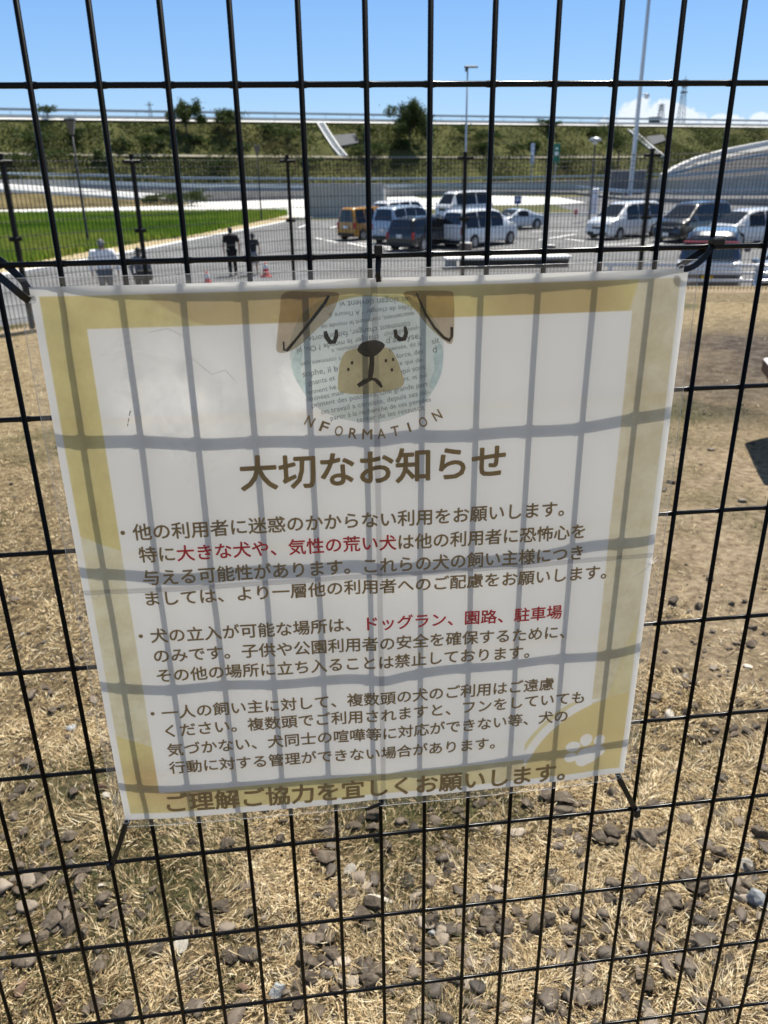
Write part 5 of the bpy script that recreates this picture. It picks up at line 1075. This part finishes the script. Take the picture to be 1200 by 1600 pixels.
_mb.add([(x_ if k_ in (0, 5) else -1.74 + (x_ + 1.74) * f_, y_, 1.05 + (z_ - 1.05) * (.5 + .5 * f_)) for y_, f_ in _ys for k_, (x_, z_) in enumerate(_bp)], [(i * _n + k, i * _n + (k + 1) % _n, (i + 1) * _n + (k + 1) % _n, (i + 1) * _n + k) for i in range(5) for k in range(_n)] + [tuple(range(_n)), tuple(5 * _n + k for k in range(_n - 1, -1, -1))]).build('bumper', mat('paint_730_740_740', (.73, .74, .74), .28, coat=.8), rcar, True, True)
car('blue grey car cut by the right edge of the picture', 'minivan', 0, 0, 226, GB, 4.4, 1.74, 1.6, xy=(16.6, 24.4))

# pipe rail in front of the dark blue car
pp0, pp1 = np.array([9.0, 21.6]), np.array([18.5, 18.6]); prl = tag(empty('pipe_rail', (*pp0, ZP)), 'silver three bar pipe rail in front of the dark blue car', 'railing'); rp = mat('bright_pipe', (.62, .62, .64), .25, metal=.8); d_ = pp1 - pp0
for z in (.80, 1.0, 1.2): MB().tube([(0, 0, z), (*d_, z)], .045, 10).build('rail', rp, prl, True)
for k in range(6): q = d_ * (k + .1) / 5.2; MB().tube([(*q, 0), (*q, 1.22)], .05, 10).build('post', rp, prl, True)

# low concrete bench, stump and cones on the near side of the car park
p = atz(790, 418, ZP); b0, b1 = atz(694, 419, ZP), atz(888, 415, ZP); L_ = float(np.linalg.norm(b1 - b0)); r = tag(empty('stone_bench', tuple((b0 + b1) / 2), math.atan2((b1 - b0)[1], (b1 - b0)[0])), 'long low bench with a pale slab top near the car park edge', 'bench')
MB().box((0, 0, .38), (L_, 1.15, .10), 0, .02).build('slab_top', conc_w, r); MB().box((.3, 0, .165), (L_ - .7, .45, .33), 0, .02).build('base', mat('dark_block', (.06, .055, .05), .9, noise=.3, nscale=4), r)
MB().box((-L_ / 2 + .25, -.02, .165), (.40, .52, .33), 0, .02).build('end_block', mat('pale_block', (.45, .44, .41), .9, noise=.15, nscale=5), r)
def stump(px, py, rad, h, lab):
    p = atz(px, py, ZP); r = tag(empty('stump_seat', tuple(p)), lab, 'stump'); MB().lathe([(rad * 1.04, 0), (rad, h * .3), (rad * .97, h * .85), (rad * .92, h)], (0, 0, 0), 20).build('side', mat('stump_bark', (.20, .15, .115), .9, noise=.3, nscale=12), r, True); MB().lathe([(rad * .93, h), (rad * .90, h + .02), (rad * .2, h + .022)], (0, 0, 0), 20).build('top', conc_w, r)
stump(727, 402, .30, .62, 'round brown stump seat with a pale top in front of the white minivan'); stump(859, 398, .26, .42, 'lower brown stump seat right of the long bench')
def cone(px, py, lab, h=.52):
    p = atz(px, py, ZP); r = tag(empty('traffic_cone', (p[0], p[1], ZP + .008)), lab, 'cone', 'red traffic cones on the car park'); m = mat('cone_red', (.60, .035, .03), .5); MB().box((0, 0, .025), (.38, .38, .05), .3, .015).build('base', m, r); MB().lathe([(.15, .05), (.145, .06), (.035, h), (.02, h + .01)], (0, 0, 0), 18).build('cone_body', m, r, True); MB().lathe([(.104, .30), (.106, .305), (.078, .45), (.076, .455)], (0, 0, 0), 18).build('white_band', platem, r, True)
cone(416, 433, 'red traffic cone right of the walking couple'); cone(325, 449, 'red traffic cone left of the man in black, partly behind the notice')

# ------------------------------------------------------------------ people
def skin(nodes, edges, name, m, parent, root=0, sub=2):
    """nodes: list of (xyz, rx, ry); grows one continuous surface"""
    me = bpy.data.meshes.new(name + '_bones'); me.from_pydata([n[0] for n in nodes], edges, []); o = bpy.data.objects.new(name + '_bones', me); COL.objects.link(o)
    o.modifiers.new('skin', 'SKIN'); sv = me.skin_vertices[0].data
    for i, n in enumerate(nodes): sv[i].radius = (n[1], n[2]); sv[i].use_root = (i == root)
    ss = o.modifiers.new('sub', 'SUBSURF'); ss.levels = sub; ss.render_levels = sub
    dg = bpy.context.evaluated_depsgraph_get(); dg.update(); res = bpy.data.meshes.new_from_object(o.evaluated_get(dg)); bpy.data.objects.remove(o); bpy.data.meshes.remove(me)
    res.polygons.foreach_set('use_smooth', [True] * len(res.polygons)); res.materials.clear(); return link(name, res, m, parent)
skinm = mat('skin', (.48, .29, .20), .55); hairm = mat('black_hair', (.012, .010, .009), .6); shoem = mat('dark_shoe', (.02, .02, .02), .6)
def cloth(n, c): return mat('cloth_' + n, c, .85, noise=.12, nscale=14, spec=.2)
def person(px, py, D, label, shirt, legs, hgt, face, build=1.0, stride=.12, sleeves='long', arms=((.30, .02, .80), (-.30, .02, .80)), head_tilt=0, hat=None, stripe=None, skirt=False, hairlen=0):
    d = ray(px, py); q = CAM + d * D; k = hgt / 1.75; r = tag(empty('person', (q[0], q[1], ZP), R(face)), label, 'person', 'people walking on the car park'); b_ = build
    S = lambda x, y, z: (x * k, y * k, z * k)            # local: +Y is the way the person faces
    nd, ed = [], []
    def add(p, r0, r1=None, to=None):
        nd.append((S(*p), r0 * k, (r1 or r0) * k)); 
        if to is not None: ed.append((to, len(nd) - 1))
        return len(nd) - 1
    pel = add((0, 0, .95), .135 * b_, .10); sp1 = add((0, .01, 1.10), .105 * b_, .08, pel); ch = add((0, 0, 1.30), .115 * b_, .085, sp1); nk = add((0, .0, 1.475), .055, .058, ch)
    ht = head_tilt; hb = add((0, .015 + ht * .03, 1.535), .066, .075, nk); hm = add((0, .02 + ht * .07, 1.62), .077, .097, hb); htp = add((0, .01 + ht * .11, 1.70), .058, .072, hm)
    add((0, .125 + ht * .08, 1.605), .012, .016, hm); add((.084, .01 + ht * .07, 1.61), .010, .022, hm); add((-.084, .01 + ht * .07, 1.61), .010, .022, hm)
    J = {}
    for sx, ar in ((1, arms[0]), (-1, arms[1])):
        sh = add((sx * .180 * b_, 0, 1.385), .044 * b_, None, ch); hx, hy, hz = ar[0], ar[1], ar[2]; el = ((sx * .21 * b_ + hx) / 2 + sx * .035, hy / 2 - .03, (1.40 + hz) / 2 + .015)
        e_ = add(el, .042 * b_, None, sh); wv = add((hx, hy, hz), .029, None, e_); dv = np.array((hx, hy, hz)) - np.array(el); dv /= np.linalg.norm(dv); pal = add(tuple(np.array((hx, hy, hz)) + dv * .06), .036, .016, wv); J[sx] = (sh, e_, wv, el, (hx, hy, hz))
        for f in range(4):
            l = (.055, .066, .062, .048)[f]; b0 = np.array((hx, hy, hz)) + dv * .085 + np.array([0, (f - 1.5) * .019, 0]); f1 = add(tuple(b0), .010, None, pal); add(tuple(b0 + dv * l + np.array([-sx * .012, .008, 0])), .0075, None, f1)
        t1 = add(tuple(np.array((hx, hy, hz)) + dv * .03 + np.array([-sx * .012, .042, 0])), .011, None, pal); add(tuple(np.array((hx, hy, hz)) + dv * .075 + np.array([-sx * .018, .055, 0])), .009, None, t1)
    L_ = {}
    for sx, st in ((1, stride), (-1, -stride)):
        hp = add((sx * .095, 0, .89), .088 * b_, None, pel); kn = add((sx * .105, st * .55 + .015, .49), .058, None, hp); an = add((sx * .11, st, .085), .038, None, kn); add((sx * .12, st + .15, .035), .036, .028, an); L_[sx] = ((sx * .095, 0, .89), (sx * .105, st * .55 + .015, .49), (sx * .11, st, .085))
    skin(nd, ed, 'body', skinm, r)
    # shirt
    nd2, e2 = [], []
    def ad(p, r0, r1=None, to=None):
        nd2.append((S(*p), r0 * k, (r1 or r0) * k)); 
        if to is not None: e2.append((to, len(nd2) - 1))
        return len(nd2) - 1
    a0 = ad((0, 0, .90), .165 * b_, .130); a1 = ad((0, .01, 1.08), .158 * b_, .128, a0); a2 = ad((0, 0, 1.31), .178 * b_, .140, a1); ad((0, 0, 1.46), .085 * b_, .085, a2)
    for sx in (1, -1):
        s0 = ad((sx * .185 * b_, 0, 1.395), .092 * b_, None, a2); el, hd = np.array(J[sx][3]), np.array(J[sx][4]); s1 = ad(tuple(el), .062 * b_, None, s0) if sleeves == 'long' else ad(tuple(el * .75 + np.array([sx * .185 * b_, 0, 1.40]) * .25), .066 * b_, None, s0)
        if sleeves == 'long': ad(tuple(el + (hd - el) * .88), .046 * b_, None, s1)
    so_ = skin(nd2, e2, 'shirt', shirt, r)
    # trousers or skirt
    if skirt:
        MB().lathe([(.155 * k * b_, .97 * k), (.185 * k * b_, .80 * k), (.22 * k, .50 * k), (.215 * k, .495 * k)], (0, 0, 0), 20).build('skirt', legs, r, True)
    else:
        nd3, e3 = [((S(0, 0, .955)), .150 * b_ * k, .118 * k)], []
        for sx in (1, -1):
            last = 0
            for p, rr in zip(L_[sx], (.112 * b_, .082, .064)): nd3.append((S(p[0], p[1], p[2] + (.03 if rr < .07 else 0)), rr * k, rr * k)); e3.append((last, len(nd3) - 1)); last = len(nd3) - 1
        skin(nd3, e3, 'trousers', legs, r)
    for sx, st in ((1, stride), (-1, -stride)):
        mb = MB(); mb.grid(lambda u, v, sx=sx, st=st: S(sx * .115 + .052 * math.cos(2 * math.pi * u) * math.sin(math.pi * max(.02, v)) , st + .05 + .145 * math.sin(2 * math.pi * u) * math.sin(math.pi * max(.02, v)), max(.0, .045 - .075 * math.cos(math.pi * v))), 14, 8); mb.build('shoe', shoem, r, True)
    hc = np.array((0, .0 + ht * .08, 1.645)); mb = MB()
    def cap_fn(u, v, grow=1.0, low=.52):
        th = math.pi * v * low; ph = 2 * math.pi * u; back = 1 + hairlen * .35 * max(0, -math.sin(ph)) * v
        return S(hc[0] + .092 * grow * math.sin(th) * math.cos(ph), hc[1] + .112 * grow * math.sin(th) * math.sin(ph), hc[2] + .105 * grow * math.cos(th) * back - (.10 * v * v * max(0, -math.sin(ph)) * (1 + hairlen)))
    mb.grid(lambda u, v: cap_fn(u, v), 18, 9); mb.build('hair', hairm, r, True)
    if hat is not None:
        m2 = MB(); m2.grid(lambda u, v: tuple(np.array(cap_fn(u, v, 1.10, .46)) + np.array([0, 0, .012])), 18, 8); m2.grid(lambda u, v: S(hc[0] + (u - .5) * .16 * (1 - .3 * v * v), hc[1] + .095 + .09 * v, hc[2] + .045 - .02 * v - .05 * (u - .5) ** 2), 8, 4); m2.build('cap', hat, r, True)
    return r
striped = bpy.data.materials.new('striped_cloth'); striped.use_nodes = True; _t = striped.node_tree; _w = N(_t, 'ShaderNodeTexWave', i_Scale=9.0, bands_direction='Z'); _c = N(_t, 'ShaderNodeTexCoord'); _t.links.new(_c.outputs['Object'], _w.inputs[0])
_r = N(_t, 'ShaderNodeValToRGB'); _r.color_ramp.interpolation = 'CONSTANT'; _r.color_ramp.elements[0].color = (.03, .04, .06, 1); _r.color_ramp.elements[1].position = .62; _r.color_ramp.elements[1].color = (.32, .36, .40, 1); _t.links.new(_w.outputs[0], _r.inputs[0]); _t.links.new(_r.outputs[0], _t.nodes['Principled BSDF'].inputs['Base Color']); _t.nodes['Principled BSDF'].inputs['Roughness'].default_value = .85
person(155, 366, 24.0, 'man in a loose white shirt and grey cap, back turned, head bowed', cloth('white', (.86, .86, .86)), cloth('grey', (.16, .17, .18)), 1.90, 6, 1.38, .05, head_tilt=.5, hat=cloth('cap_grey', (.20, .20, .19)), arms=((.36, .10, .86), (-.34, .10, .86)))
p2 = person(213, 375, 23.8, 'dark haired person in a striped shirt carrying a black bag', striped, cloth('charcoal', (.03, .03, .033)), 1.70, 0, 1.05, .05, hairlen=.8, arms=((.30, .12, .86), (-.24, .10, .86)))
p = p2.location; bg_ = tag(empty('bag', (p[0] + .16, p[1] - .25, ZP + .78)), 'black shoulder bag hanging behind the person in the striped shirt', 'bag'); bm_ = mat('black_bag', (.010, .010, .011), .6)
MB().box((0, 0, .14), (.46, .16, .32), 0, .05).build('bag_body', bm_, bg_); MB().tube([(-.18, .02, .28), (-.12, .10, .55), (.0, .16, .66), (.12, .10, .55), (.18, .02, .28)], .014, 6).build('strap', bm_, bg_)
person(358, 347, 30.4, 'man all in black walking away across the car park', cloth('black', (.008, .008, .009)), cloth('black'  , (.008, .008, .009)), 1.80, 10, 1.12, .20, 'short', arms=((.31, .10, .84), (-.28, -.04, .82)))
person(393, 356, 30.8, 'smaller person in a dark top and grey skirt right of the man in black', cloth('navy', (.02, .022, .03)), cloth('mid_grey', (.22, .23, .25)), 1.56, 0, 1.0, .10, 'short', skirt=True, hairlen=.6, arms=((.26, .08, .86), (-.26, .0, .84)))
